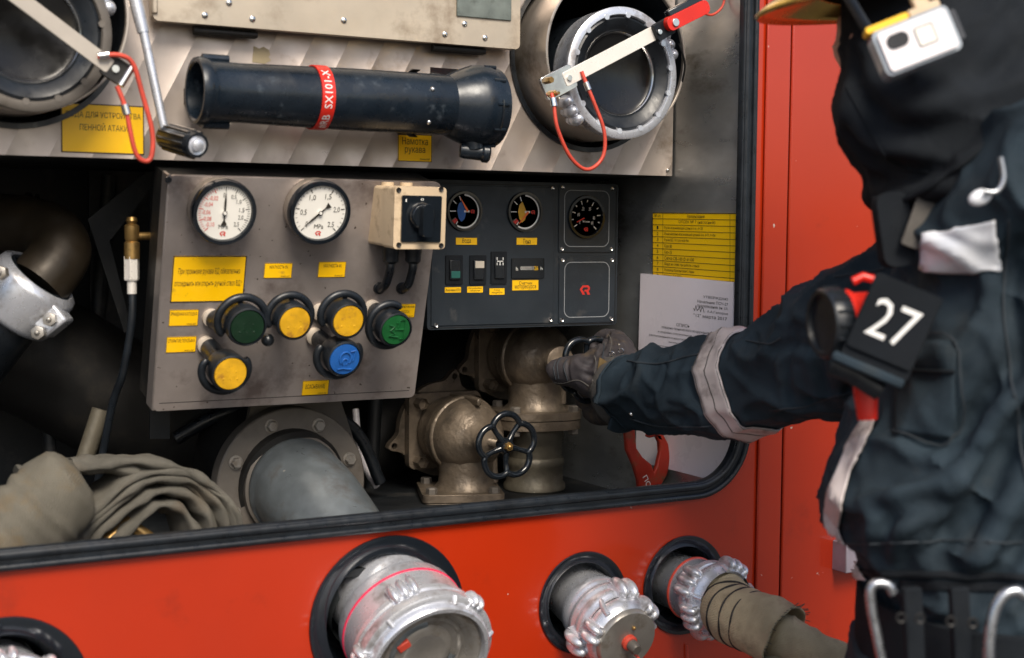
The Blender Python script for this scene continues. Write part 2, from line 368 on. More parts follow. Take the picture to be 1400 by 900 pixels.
# stickers ---------------------------------------------------------------
def sticker(par, f, tl, br, rows, n=0, name='warning_label', mt='yellow', label=None, border=True, ink='ink', small=None, rot=0):
    u0, v1 = f.hit(*tl, n); u1, v0 = f.hit(*br, n); W_, H = u1-u0, v1-v0
    s = MB(); s.plate(f, rrect(u0, u1, v0, v1, min(W_, H)*.03, 3), (), n+.0002, n+.0006)
    o = s.out(name, M[mt], par, 0, label=label)
    t = MB()
    for txt, a, b, c, d in rows: t.text(f, txt, u0+W_*a, u0+W_*b, v1-H*d, v1-H*c, n+.0009)
    if border:
        e = min(W_, H)*.022
        for q in ((u0, u1, v0, v0+e), (u0, u1, v1-e, v1), (u0, u0+e, v0, v1), (u1-e, u1, v0, v1)):
            vs = [t.b.verts.new(f.pt(a, b, n+.0008)) for a, b in ((q[0], q[2]), (q[1], q[2]), (q[1], q[3]), (q[0], q[3]))]; t.face(vs)
    if t.b.verts: t.out('lettering', M[ink], o, 0, norm=False)
    return o
sticker(hous, F1, (83, 140), (197, 212), [('ВОДА ДЛЯ УСТРОЙСТВА', .06, .96, .13, .30), ('ПЕННОЙ АТАКИ', .22, .80, .38, .54)], .0005, label='large yellow label partly behind the red cord')
sticker(hous, F1, (544, 183), (590, 222), [('Намотка', .12, .88, .12, .38), ('рукава', .20, .80, .48, .74), ('05444-007', .64, .94, .87, .94)], .0005, label='small yellow label under the nozzle')
s = MB(); f = F1.px(358, 76); s.plate(f, [(-.014, -.010), (-.012, .012), (-.004, .009), (.002, .012), (.010, .008), (.012, .001), (.009, -.001), (.013, -.006), (.004, -.011)], (), .0003, .0008)
s.out('torn_sticker', mat('sticker_residue', (.34, .28, .17), .8), hous, 0)
s = MB()
for x, y in ((912, 233), (500, 140), (915, 60)): s.ball(F1.px(x, y).pt(0, 0, .001), .003, 10)
s.out('screw', M['chrome'], hous)

# hatch above ------------------------------------------------------------
FH = wall(1.895)
hat = thing('hatch_door', (1, 1.895, 1.85), 'pale riveted aluminium hatch door above the black nozzle', 'hatch')
u0, v0 = FH.hit(209, 28); u1, _ = FH.hit(711, 64)
s = MB(); s.plate(FH, rrect(u0, u1, v0, v0+.5, .008), (), -.016, .0); s.out('hatch_panel', M['hatch'], hat, 30, bev=.003)
s = MB(); s.box(FH, u0-.002, u0+.006, v0+.0085, v0+.49, -.002, .004); s.out('folded_edge', M['hatch'], hat, 30, bev=.002)
s = MB(); a, b = FH.hit(624, -20); c, d = FH.hit(698, 29); s.box(FH, a, c, d, b, 0, .003); s.out('data_plate', M['greyplate'], hat, 30, bev=.001)
for x, y in ((280, 21), (345, 26), (313, 4), (608, 47), (635, 33), (663, 52), (470, 28)):
    s = MB(); s.ball(FH.px(x, y).pt(0, 0, 0), .0048, 14, (1, 1, .6)); s.out('rivet', M['chrome'], hat)
for x0, x1, y in ((265, 352, 40), (592, 664, 64)):
    s = MB(); a, b = FH.hit(x0, y, -.012); c, _ = FH.hit(x1, y, -.012); n = 5
    s.tube([FH.pt(a, b-.001, -.014), FH.pt(c, b-.001, -.014)], .0045, 10)
    for i in range(n): s.box(FH, a+(c-a)*i/n+.001, a+(c-a)*(i+1)/n-.001, b-.006, b+.012, -.020, -.0165)
    s.out('hinge', M['darkpipe'], hat)

# ------------------------------------------------------------------ capped suction couplings in the wells
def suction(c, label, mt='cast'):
    t = thing('suction_coupling', c, label, 'hose coupling', 'suction couplings capped inside the round wells')
    f = Fr(c, XA, ZA, -YA); r = .098
    s = MB(); s.lathe(f, [(.094, -.40), (.094, -.05), (.086, -.045), (.086, -.30)], 56); s.out('hose_body', M['rubber'], t)
    s = MB(); s.lathe(f, [(.088, -.05), (.096, -.045), (.0965, -.012), (r, -.010), (r, -.002), (r-.003, 0), (.087, 0), (.0855, -.002), (.0855, -.03)], 72)
    for k in range(14):
        a = 2*PI*k/14+.15; q = f.at(.0865*math.cos(a), .0865*math.sin(a)); s.cyl(q, .0045, -.01, .0005, 10)
    s.out('lug_ring', M[mt], t)
    s = MB(); s.lathe(f, [(.0852, -.02), (.0852, -.005), (.081, -.003), (.066, -.010), (.064, -.013), (.064, -.022)], 64); s.out('rubber_gasket', M['rubber'], t)
    s = MB(); s.lathe(f, [(.064, -.014), (.0625, -.012), (.0605, -.014), (.0595, -.02)], 64); s.out('cap_rim', M['chrome'], t)
    s = MB(); s.lathe(f, [(.0605, -.016), (.055, -.019), (0, -.019)], 56); s.out('cap_disc', M['lensglass'], t)
    for a0 in (R(207), R(20)):
        s = MB()
        for k in range(3):
            a = a0+k*R(8.5); b = f.at((r+.004)*math.cos(a), (r+.004)*math.sin(a)); s.ball(b.pt(0, 0, -.016), .0105, 14, (1, 1, 1.5))
            s.ball(b.pt(0, 0, -.030), .008, 12, (1, 1, 1.2))
        s.out('lug', M['cast'], t)
    return t
ccR = P(853, 100, 1.83); ccL = P(42, 50, 1.83); ccL.z = ccR.z
suction(ccR, 'large metal lug coupling with black gasket and dark cap in the right well')
suction(ccL, 'dim blurred lug coupling with dark cap in the left well, cut by the photo edge', 'flange')  # left ring takes the darker flange metal: shade put into its colour

def cord(pts, r, label, loc=None):
    t = thing('safety_cord', pts[0], label, 'cord', 'red safety cords on the coupling straps')
    s = MB(); s.tube(c3(pts, 8), r, 10); s.out('cord_loop', M['cord'], t)
    for i in (1, len(pts)-2):
        s = MB(); d = (pts[i+1]-pts[i-1]).normalized(); s.tube([pts[i]-d*.006, pts[i]+d*.006], r*1.7, 12); s.out('crimp_sleeve', M['chrome'], t)
    return t
# right strap
FS = wall(1.80)
st = thing('strap_lock', P(835, 78, 1.80), 'white strap bar with a red lever clamped across the right coupling', 'strap lock', 'strap locks over the couplings')
def bar(par, x0, y0, x1, y1, wpx, f=FS, name='strap_bar', mt='strap', th=.004):
    a = V(f.hit(x0, y0)); b = V(f.hit(x1, y1)); L = (b-a).length; ang = math.atan2(b.y-a.y, b.x-a.x)
    g = f.at(a.x, a.y).rot(ang); h = mm(wpx/2, g.O); s = MB(); s.plate(g, rrect(0, L, -h, h, h*.3, 3), (), 0, th); s.out(name, M[mt], par, 30, bev=.0008); return g, L, h
g, L, h = bar(st, 770, 110, 898, 43, 20)
s = MB(); s.cyl(g.at(.008, 0), .004, .003, .007, 14); s.out('bolt', M['chrome'], st)
g2, L2, h2 = bar(st, 741, 124, 782, 103, 34, wall(1.803), 'strap_bracket', 'chrome', .006)
s = MB()
for u, v in ((.010, -.010), (.012, .010)): s.hexa(g2.at(u, v), .005, .0, .016)
s.cyl(g2.at(.010, -.010), .0025, 0, .024, 10); s.out('nut', M['brass'], st)
g3, L3, h3 = bar(st, 893, 47, 916, 34, 24, wall(1.797), 'lever_mount', 'matblack', .008)
s = MB(); a = V(FS.hit(902, 37)); b = V(FS.hit(958, 9)); g = FS.at(a.x, a.y).rot(math.atan2(b.y-a.y, b.x-a.x)); L = (b-a).length
s.plate(g, rrect(0, L, -.011, .010, .009, 5), (), .009, .021); s.out('lever', M['redplastic'], st, 30, bev=.003)
s = MB(); s.box(g, .012, L*.95, .006, .019, .004, .016); s.out('lever_grip', M['gloss'], st, 30, bev=.002)
s = MB(); s.cyl(g.at(.014, -.001), .006, .02, .0235, 16); s.cyl(g3.at(.006, 0), .004, .008, .011, 12); s.box(g, L*.80, L*1.06, .010, .020, .0, .012); s.out('pivot', M['chrome'], st, bev=.0005)
cord([P(754, 128, 1.79), P(757, 140, 1.785), P(762, 175, 1.78), P(780, 215, 1.78), P(803, 232, 1.78), P(824, 215, 1.78), P(826, 180, 1.78), P(812, 140, 1.785), P(803, 118, 1.79), P(795, 98, 1.795)], .0028, 'thin red cord hanging in a loop from the white strap on the right coupling')
# left strap
st2 = thing('strap_lock', P(90, 55, 1.79), 'shade-toned white strap bar running down across the left coupling', 'strap lock', 'strap locks over the couplings')
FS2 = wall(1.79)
bar(st2, 12, -12, 150, 92, 22, FS2, 'strap_bar', 'shadestrap'); g4, L4, h4 = bar(st2, 142, 86, 172, 106, 32, wall(1.793), 'strap_bracket', 'darkpipe', .006)
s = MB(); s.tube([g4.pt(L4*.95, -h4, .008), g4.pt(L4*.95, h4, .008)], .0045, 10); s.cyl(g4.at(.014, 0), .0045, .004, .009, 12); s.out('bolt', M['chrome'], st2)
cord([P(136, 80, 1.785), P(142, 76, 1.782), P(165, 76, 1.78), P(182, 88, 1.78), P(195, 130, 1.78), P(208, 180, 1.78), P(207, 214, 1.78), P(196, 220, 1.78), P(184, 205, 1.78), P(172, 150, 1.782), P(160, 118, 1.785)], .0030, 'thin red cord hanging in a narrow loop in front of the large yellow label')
# thin bowed wire beside the right coupling and a red wire at the top
s = MB(); s.tube(c3([P(928, 60, 1.84), P(936, 85, 1.84), P(933, 110, 1.85), P(922, 140, 1.87)]), .0016, 8); tag(s.out('retaining_wire', M['darkpipe']), 'thin dark wire bowed along the right edge of the right coupling', 'wire')
s = MB(); s.tube(c3([P(950, 8, 1.80), P(962, 18, 1.80), P(975, 20, 1.80), P(988, 8, 1.80), P(992, -15, 1.80)]), .0020, 8); tag(s.out('lever_wire', M['cord']), 'short red wire curling off the top near the red lever', 'wire')

# ------------------------------------------------------------------ branch pipe nozzle
YN = 1.845
noz = thing('branch_pipe_nozzle', P(470, 130, YN), 'black tubular nozzle with red band clipped level under the hatch', 'nozzle')
a = P(266, 124, YN); b = P(664, 147, YN); d = (b-a).normalized(); L = (b-a).length
f = axis(a, d)                                     # n along the nozzle to the right
s = MB(); s.lathe(f, [(.034, .15), (.0345, .02), (.036, .002), (.038, 0), (.0425, .0), (.0435, .004), (.0435, .012), (.041, .016), (.0395, .022), (.0385, .06), (.0400, .12), (.0410, .18), (.0420, .22), (.0420, L*.86), (.0412, L*.87), (.040, L*.875)], 64)
for k in range(2): s.tube([f.pt(.042*math.cos(R(90+180*k)), .042*math.sin(R(90+180*k)), q) for q in (.01, .045)], .006, 8)
s.out('barrel', M['navy'], noz)
s = MB(); s.lathe(f, [(.034, .148), (0, .148)], 40); s.out('barrel_bore', M['matblack'], noz)
def along(x):                                      # distance along the nozzle axis at a photo column
    u = [(abs(((a+d*(L*k/400.))-CAM).dot(RT)/dep(a+d*(L*k/400.))*2000+700-x), L*k/400.) for k in range(-20, 460)]; return min(u)[1]
nb0, nb1 = along(424), along(443)
s = MB(); s.lathe(f, [(.0415, nb0), (.0430, nb0+.0005), (.0430, nb1-.0005), (.0415, nb1)], 64); band = s.out('band', M['redplastic'], noz)
# lettering wrapped on the band
s = MB(); tmp = MB(); tmp.text(Fr((0, 0, 0), XA, YA, ZA), '#RB  SX101-X', 0, 1, 0, 1, 0)
vd = (CAM-(a+d*nb0)); vd = (vd - d*vd.dot(d)).normalized(); th0 = math.atan2(vd.dot(f.W), vd.dot(f.U)); rb = .0433
mp_ = {}
for v in tmp.b.verts:
    an = v.co.x*2.15-1.15; q = (nb0+nb1)/2+(.5-v.co.y)*(nb1-nb0)*.62
    sg = 1 if math.sin(th0)*0+f.U.cross(f.W).dot(d) > 0 else -1
    up_s = 1 if (f.W*math.cos(th0)-f.U*math.sin(th0)).z > 0 else -1
    A = th0+up_s*an; mp_[v] = s.b.verts.new(f.pt(rb*math.cos(A), rb*math.sin(A), q))
for p in tmp.b.faces: s.face([mp_[v] for v in p.verts])
tmp.b.free(); s.out('lettering', M['white'], band, 0)
hd0 = along(606)
s = MB(); s.lathe(f, [(.038, hd0-.01), (.040, hd0), (.044, hd0+.008), (.050, hd0+.022), (.0575, hd0+.042), (.0585, hd0+.05), (.0585, L-.004), (.0565, L+.002), (.0565, L+.006), (.0555, L+.012), (.048, L+.013), (.046, L-.01), (0, L-.01)], 64)
for k in range(10): an = 2*PI*k/10; s.tube([f.pt(.0580*math.cos(an), .0580*math.sin(an), q) for q in (L-.012, L+.006)], .0025, 6)
s.out('spray_head', M['navy'], noz)
s = MB(); q0 = th0-.05; s.tube([f.pt(.0588*math.cos(q0+t), .0588*math.sin(q0+t), along(661)) for t in [i/10-.5+.35 for i in range(8)]], (.0016), 8); s.out('slot', M['gloss'], noz)
pk = P(655, 200, YN-.02); s = MB(); s.lathe(axis(P(648, 196, YN-.01), V((.15, 0, -1))), [(0, -.01), (.014, -.01), (.014, .008), (0, .008)], 20)
s.lathe(axis(P(652, 208, YN-.01), V((1, -.35, -.1))), [(0, -.024), (.010, -.024), (.0115, -.018), (.0115, .006), (.014, .009), (.014, .016), (.010, .019), (0, .019)], 24); s.out('valve_knob', M['navy'], noz)
for x, y in ((574, 110), (572, 170)):
    an = th0+up_s*(.50 if y < 140 else -.62); q = along(x)
    s = MB(); s.ball(f.pt(.0422*math.cos(an), .0422*math.sin(an), q), .0035, 12); s.out('rivet', M['chrome'], noz)
s = MB()
for x, y in ((596, 104), (584, 176)): s.box(wall(YN+.012), *sorted((P(x-6, y, YN).x, P(x+6, y, YN).x)), P(x, y, YN).z-1.5-.005, P(x, y, YN).z-1.5+.004, -.07, .012)
s.out('holding_clip', M['darkpipe'], noz, 30, bev=.001)
for x in (285, 570):
    s = MB(); q = along(x); s.lathe(f, [(.046, q-.006), (.0475, q-.006), (.0475, q+.006), (.046, q+.006)], 40, a0=th0+PI*.55, a1=th0+PI*1.45); s.box(Fr(f.pt(0, 0, q), XA, ZA, -YA), -.006, .006, -.01, .01, YN-YP, YN-YP+.04); s.out('clamp', M['darkpipe'], noz)

# ------------------------------------------------------------------ crank handle
cr = thing('crank_handle', P(228, 190, 1.84), 'steel reel crank rod with a ribbed black grip beside the nozzle mouth', 'crank handle')
s = MB(); s.tube([P(178, -30, 1.87), P(190, 20, 1.865), P(196, 45, 1.862)], [.0085, .0085, .0075], 14); s.tube([P(195, 38, 1.862), P(226, 184, 1.85)], .0058, 14); s.out('crank_rod', M['cast'], cr)
g0 = P(232, 188, 1.85); gd = (P(270, 199, 1.775)-g0); Lg = gd.length; f = axis(g0, gd)
s = MB(); pr = []
s.lathe(f, [(0, -.012), (.013, -.012), (.0165, -.006), (.0165, Lg*.93), (.0150, Lg), (.012, Lg), (.012, Lg-.002)], 36)
for k in range(12): an = 2*PI*k/12; s.tube([f.pt(.0165*math.cos(an), .0165*math.sin(an), q) for q in (0, Lg*.9)], .0022, 6)
s.out('grip', M['rubber'], cr)
s = MB(); s.lathe(f, [(.0125, Lg-.001), (.0085, Lg-.002), (.0075, Lg+.003), (.004, Lg+.005), (0, Lg+.005)], 24); s.out('end_bolt', M['cast'], cr)

# ------------------------------------------------------------------ rosette logo outline in a unit box (rounded open letter with arrow back)
def logo(s, f, u, v, r, n):
    for poly in ([(-1, .05), (-.45, .62), (.55, .62), (.85, .35), (.85, .0), (.62, -.2), (.9, -.75), (.42, -.75), (.18, -.28), (-.12, -.28), (-.12, -.02), (.38, -.02), (.48, .08), (.48, .24), (.38, .33), (-.3, .33), (-.58, .05), (-.28, -.28), (-.02, -.75), (-.45, -.75)],):
        L = [(u+x*r, v+y*r*1.05) for x, y in poly]; tr = tessellate_polygon([[V((a, b, 0)) for a, b in L]])
        q = [s.b.verts.new(f.pt(a, b, n)) for a, b in L]
        for t in tr: s.face([q[i] for i in t])

# ------------------------------------------------------------------ steel control console
O = P(232, 240, 1.88); bl = P(207, 563, 1.965); bl.x = O.x; W_ = (O-bl).normalized()
FC = Fr(bl, XA, W_); Hc = (O-bl).length; uR = FC.hit(604, 245)[0]
con = thing('control_console', (bl.x, 1.965, bl.z), 'tilted steel control console with two white gauges and six coloured pull knobs', 'control console')
holes = []
s = MB(); s.plate(FC, rrect(0, uR, 0, Hc, .008), (), -.008, 0); s.out('faceplate', M['console'], con, 30, bev=.003)
s = MB(); s.box(FC, .002, uR-.002, .004, Hc-.004, -.075, -.008); s.out('console_box', M['darkpipe'], con, 30)
s = MB(); s.box(FC, -.0015, .004, .0, Hc, -.03, -.001); s.box(FC, 0.006, uR-.006, -.0012, .006, -.05, -.001); s.out('side_return', M['console'], con, 30, bev=.002)
s = MB(); u, v = FC.hit(229, 247); s.cyl(FC.at(u+.001, v+.001), .0045, 0, .0008, 16); s.out('corner_hole', M['gloss'], con)
s = MB(); 
vs = FC.hit(220, 552)[1]; s.box(FC, .008, uR-.01, vs, vs+.0009, 0, .0002); s.out('weld_seam', M['darkpipe'], con, 0)

def gauge(par, f, x, y, rpx, npr, kind, label):
    u, v = f.hit(x, y, npr); g = f.at(u, v); r = mm(rpx, g.pt(0, 0, npr))
    s = MB(); s.lathe(g, [(r*.93, 0), (r*.95, .002), (r*.95, npr*.7), (r*.93, npr*.75)], 56); o = s.out('pressure_gauge', M['beige' if kind < 2 else 'matblack'] if kind > 1 else M['steel'], par, label=label)
    s = MB(); s.lathe(g, [(r*.94, npr*.6), (r, npr*.66), (r, npr-.003), (r*.97, npr), (r*.86, npr), (r*.83, npr-.004)], 64); s.out('bezel', M['gloss'], o)
    fc = npr-.004
    s = MB(); s.lathe(g, [(r*.84, fc), (0, fc)], 56); s.out('dial', M['dial' if kind < 2 else 'gloss'], o)
    blk, red = MB(), MB()
    def tick(bm, ang, r0, r1, w_):
        c, k = math.cos(ang), math.sin(ang); q = [bm.b.verts.new(g.pt(rr*c*r - ww*k, rr*k*r + ww*c, fc+.0005)) for rr, ww in ((r0, -w_), (r1, -w_), (r1, w_), (r0, w_))]; bm.face(q)
    def num(bm, ang, rr, t, sz=.10):
        c, k = math.cos(ang)*rr*r, math.sin(ang)*rr*r; h_ = sz*r; w2 = h_*.36*len(t)
        bm.text(g, t, c-w2/1, c+w2/1, k-h_, k+h_, fc+.0005)
    if kind == 0:
        for k in range(51):
            an = R(225-270*k/50); big = k % 5 == 0; tick(red if k < 22 else blk, an, .66 if big else .72, .80, r*(.012 if big else .007))
        for t, an in (('-0,10', 222), ('-0,08', 201), ('-0,06', 180), ('-0,04', 155), ('-0,02', 130)): num(red, R(an), .56, t, .075)
        for t, an in (('0', 95), ('0,5', 62), ('1,0', 38), ('1,5', 8), ('2,0', -16), ('2,5', -42)): num(blk, R(an), .54, t, .075)
        na = R(90)
    elif kind == 1:
        for k in range(26):
            an = R(225-270*k/25); big = k % 5 == 0; tick(blk, an, .68 if big else .74, .80, r*(.014 if big else .007))
        for t, an in (('0', 222), ('0,5', 180), ('1,0', 122), ('1,5', 66), ('2,0', 10), ('2,5', -44)): num(blk, R(an), .54, t, .095)
        na = R(222)
    if kind < 2:
        blk.text(g, 'MPa', -r*.15, r*.15, -r*.50, -r*.36, fc+.0005); logo(red, g, 0, -r*.64, r*.10, fc+.0005)
        s = MB(); c, k = math.cos(na), math.sin(na)
        q = [s.b.verts.new(g.pt(a_*c*r-b_*k*r, a_*k*r+b_*c*r, fc+.002)) for a_, b_ in ((.70, 0), (.32, .035), (0, .03), (-.22, .02), (-.38, .10), (-.38, -.10), (-.22, -.02), (0, -.03), (.32, -.035))]; s.face(q); s.out('needle', M['ink'], o, 0)
        s = MB(); s.cyl(g, r*.075, fc, fc+.0035, 20); s.out('hub', M['chrome'], o)
        red.out('red_markings', M['redink'], o, 0, norm=False); blk.out('black_markings', M['ink'], o, 0, norm=False)
        s = MB(); s.cyl(g, r*.045, fc, fc+.0042, 20); s.out('hub_pin', M['dial'], o)
    elif kind in (2, 3):
        wt = MB(); 
        for an, r0 in ((110, .55), (140, .55), (180, .45), (215, .55), (235, .6)): tick(wt, R(an), r0, .78, r*.022)
        for i in range(24):
            a0, a1 = R(-118+i*8.6), R(-118+(i+1)*8.6); q = [wt.b.verts.new(g.pt(rr*r*math.cos(an), rr*r*math.sin(an), fc+.0005)) for rr, an in ((.76, a0), (.83, a0), (.83, a1), (.76, a1))]; wt.face(q)
        tick(wt, R(0), .0, .30, r*.05); wt.out('white_markings', M['white'], o, 0, norm=False)
        s = MB(); L = [(.0, -.02), (-.25, .50), (-.42, .35), (-.50, .02), (-.42, -.33), (-.27, -.52), (-.1, -.38)] 
        q = [s.b.verts.new(g.pt((a_+.12)*r, b_*r, fc+.0004)) for a_, b_ in L]; s.face(q); s.out('coloured_field', M['blue' if kind == 2 else 'amber'], o, 0)
        for an in (218, 226): tick(red, R(an), .55, .80, r*.05)
        logo(red, g, r*.47, 0, r*.13, fc+.0006); red.out('red_markings', M['redink'], o, 0, norm=False)
        s = MB(); an = R(122 if kind == 2 else 228); c, k = math.cos(an), math.sin(an)
        q = [s.b.verts.new(g.pt(.18*r+a_*c*r-b_*k*r, a_*k*r+b_*c*r, fc+.002)) for a_, b_ in ((.80, .015), (0, .06), (0, -.06), (.80, -.015))]; s.face(q); s.out('needle', mat('orange_needle', (.85, .16, .03), .4), o, 0)
    else:
        wt = MB()
        for i, an in enumerate(range(215, -46, -26)): tick(wt, R(an), .60 if i % 2 == 0 else .68, .78, r*.02)
        for t, an in (('0', 215), ('10', 165), ('20', 115), ('30', 62), ('40', -5), ('60', -38)): num(wt, R(an), .42, t, .08)
        wt.text(g, 'V/min', -r*.2, r*.2, -r*.25, -r*.15, fc+.0005); wt.out('white_markings', M['dial'], o, 0, norm=False)
        logo(red, g, 0, -r*.55, r*.12, fc+.0005); tick(red, R(205), .1, .55, r*.025); red.out('red_markings', M['redink'], o, 0, norm=False); blk.b.free()
    return o
gauge(con, FC, 308, 292, 46, .034, 0, 'pressure gauge with red numerals on its left half')
gauge(con, FC, 439, 292, 45, .034, 1, 'pressure gauge with all black numerals')

sm = ('05443-007', .62, .94, .84, .94)
sticker(con, FC, (237, 350), (332, 412), [('При промывке рукава ВД обязательно', .08, .92, .26, .42), ('отсоединить или открыть ручной ствол ВД !', .04, .96, .52, .68), ('05446-007', .82, .96, .90, .96)], label='large yellow warning sign on the console')
for tl, br, rows in (((362, 360), (398, 380), [('КРАТНОСТЬ 0%', .18, .84, .14, .36), sm]), ((436, 358), (471, 379), [('КРАТНОСТЬ 6%', .18, .84, .14, .36), sm]),
        ((232, 424), (270, 445), [('РУКАВНАЯ КАТУШКА', .05, .95, .14, .36), sm]), ((228, 461), (267, 481), [('ОТКРЫТИЕ ПЕНОБАКА', .05, .95, .14, .36), sm]),
        ((414, 521), (448, 539), [('ВСАСЫВАНИЕ', .12, .86, .25, .56), sm]), ((538, 416), (566, 434), [('ПОДКЛЮЧЕНИЯ', .08, .95, .12, .32), ('НАСОСА', .35, .75, .45, .65), sm])):
    sticker(con, FC, tl, br, rows)

def knob(base, head, rpx, colour, g0, g1, label, boss='none'):
    k = .088; bu, bv = FC.hit(*base); hu, hv = FC.hit(*head, k); B = FC.pt(bu, bv); H = FC.pt(hu, hv, k); r = mm(rpx, H)
    o = None; s = MB(); ax = axis(FC.pt(hu, hv, 0), FC.N, FC.W)
    f = FC.at(hu, hv, 0)
    s.lathe(f, [(0, k-.040), (r*.85, k-.040), (r*1.08, k-.028), (r*1.15, k-.006), (r*1.10, k+.001), (r*1.0, k+.002), (r*.98, k-.003), (0, k-.003)], 44)
    s.tube([FC.pt(bu, bv, .0), FC.pt(bu*.75+hu*.25, bv*.75+hv*.25, .028), FC.pt(bu*.3+hu*.7, bv*.3+hv*.7, .058), FC.pt(hu, hv, k-.034)], [r*.55, r*.58, r*.62, r*.66], 24)
    o = s.out('pull_knob', M['rubber'], con, label=label)
    s = MB(); n = 34; pts = []
    for i in range(n+1):
        a = R(g0+(g1-g0)*i/n); e = 1-.10*abs(2*i/n-1)**6; pts.append(f.pt(r*1.42*e*math.cos(a), r*1.42*e*math.sin(a), k-.022))
    s.tube(pts, [r*.23 if 0 < i < n else r*.17 for i in range(n+1)], 12)
    for a in (g0+6, g1-6, (g0+g1)/2): s.tube([f.pt(r*1.0*math.cos(R(a)), r*1.0*math.sin(R(a)), k-.026), f.pt(r*1.4*math.cos(R(a)), r*1.4*math.sin(R(a)), k-.022)], r*.16, 8)
    s.out('guard_ring', M['rubber'], o)
    s = MB(); s.lathe(f, [(r*.97, k-.001), (r*.93, k+.0015), (0, k+.0025)], 44)
    if boss == 'hook':
        c = [(-.45, -.6), (-.1, -.55), (.2, -.6), (.45, -.6)]; s.tube([f.pt(a*r, b*r, k+.003) for a, b in c], r*.05, 6)
        s.tube([f.pt(r*.36*math.cos(R(t)), r*(.05+.42*math.sin(R(t))), k+.003) for t in range(-40, 221, 20)], r*.06, 6)
        s.tube([f.pt(r*.16*math.cos(R(t)), r*(-.15+.2*math.sin(R(t))), k+.003) for t in range(-60, 241, 20)], r*.05, 6); s.tube([f.pt(.3*r, .5*r, k+.003), f.pt(.62*r, .55*r, k+.003), f.pt(.5*r, -.1*r, k+.003)], r*.05, 6)
    elif boss == 'valve':
        s.tube([f.pt(a*r, b*r, k+.003) for a, b in ((.0, .5), (.1, .15), (.2, .65), (.55, .65), (.55, -.55), (.25, -.55))], r*.055, 6)
        s.tube([f.pt(a*r, b*r, k+.003) for a, b in ((-.5, .35), (-.15, .25), (-.4, .0), (-.1, -.2), (-.45, -.35), (.15, -.45))], r*.055, 6)
        s.tube([f.pt(a*r, b*r, k+.003) for a, b in ((-.1, .05), (.5, .05))], r*.05, 6)
    else:
        for a, b in ((0, .05), (-.2, -.1), (.2, -.1), (-.4, -.28), (0, -.28), (.4, -.28), (.1, .22), (-.22, .2), (.3, .15)): s.ball(f.pt(a*r, b*r, k+.0012), r*.10, 8, (1, 1, .5))
    s.out('lens', M[colour], o)
M['wb'] = mat('white_bushing', (.52, .45, .37), .5, 0, .15, 30)
knob((291, 436), (338, 447), 25, 'darkgreen', -20, 215, 'dark green pull knob')
knob((379, 427), (403, 441), 23, 'amber', -35, 205, 'yellow pull knob right of the dark green one')
knob((442, 427), (476, 439), 23, 'amber', -35, 205, 'yellow pull knob above the blue one')
knob((511, 423), (541, 451), 22, 'green', 60, 330, 'bright green pull knob', 'valve')
knob((284, 473), (315, 511), 24, 'amber', 155, 385, 'yellow pull knob at the lower left')
knob((434, 461), (471, 491), 23, 'blue', 155, 385, 'blue pull knob', 'hook')
for x, y in ((291, 436), (284, 473), (511, 423), (379, 427), (440, 428), (432, 461)):
    s = MB(); s.lathe(FC.px(x-3, y-2), [(.0125, 0), (.0125, .006), (.009, .008), (.006, .008), (.006, .001), (0, .001)], 24); s.out('shaft_bush', M['wb'], con)
s = MB(); s.ball(FC.px(366, 465, .06).pt(0, 0, 0), .009, 14); s.out('guard_stud', M['rubber'], con)

# rotary switch box
FCs = FC; qf = FC.pt(*FC.hit(574, 298, .075), .075); nb = .095; FC = Fr((0, qf.y+nb, 1.5), XA, V((0, -.06, 1)), V((0, -1, -.06))); a = FC.hit(540, 255, nb); b = FC.hit(608, 341, nb); g = FC.at(0, 0)
s = MB(); s.plate(FC, rrect(a[0]+.001, b[0]-.001, b[1]+.001, a[1]-.001, .005), (), -.005, nb*.62); sw = s.out('switch_box', M['beige'], con, 30, bev=.003, label='beige box with a black rotary switch')
s = MB(); s.plate(FC, rrect(a[0], b[0], b[1], a[1], .005), (), nb*.64, nb); s.out('cover', M['beige'], sw, 30, bev=.003)
s = MB(); s.lathe(FC.at(a[0]+.012, a[1]+.001, 0), [(0, 0)], 8) if 0 else None
for q in (.25, .62): 
    uu = a[0]+(b[0]-a[0])*q; s.cyl(axis(FC.pt(uu, a[1], nb*.3), FC.W, FC.N), .009, -.004, .004, 20)
s.out('blanking_plug', M['beige'], sw)
s = MB(); w2, h2 = b[0]-a[0], a[1]-b[1]; c0 = FC.hit(549, 267, nb); c1 = FC.hit(601, 331, nb); s.plate(FC, rrect(c0[0], c1[0], c1[1], c0[1], .002), (), nb-.001, nb+.003); s.out('switch_plate', M['gloss'], sw, 30, bev=.001)
s = MB(); q = FC.px(574, 295, nb); s.lathe(q, [(.019, .002), (.019, .010), (.016, .014), (0, .014)], 36); s.plate(q, rrect(-.007, .008, -.028, .016, .005), (), .012, .026); s.out('rotary_handle', M['gloss'], sw, 40, bev=.0015)
s = MB()
for x, y in ((545, 260), (603, 259), (545, 335), (603, 336)): s.lathe(FC.px(x, y, nb), [(0, .001), (.0022, .001), (.0034, .0018), (.0036, 0)], 14)
s.out('cover_screw', M['darkpipe'], sw)
t = MB(); t.text(FC, '0', *[c0[0]+(c1[0]-c0[0])*k for k in (.46, .54)], c0[1]-.007, c0[1]-.0035, nb+.0033); t.text(FC, '1', *[c0[0]+(c1[0]-c0[0])*k for k in (.08, .11)], c0[1]-.009, c0[1]-.005, nb+.0033); t.out('lettering', M['dial'], sw, 0)
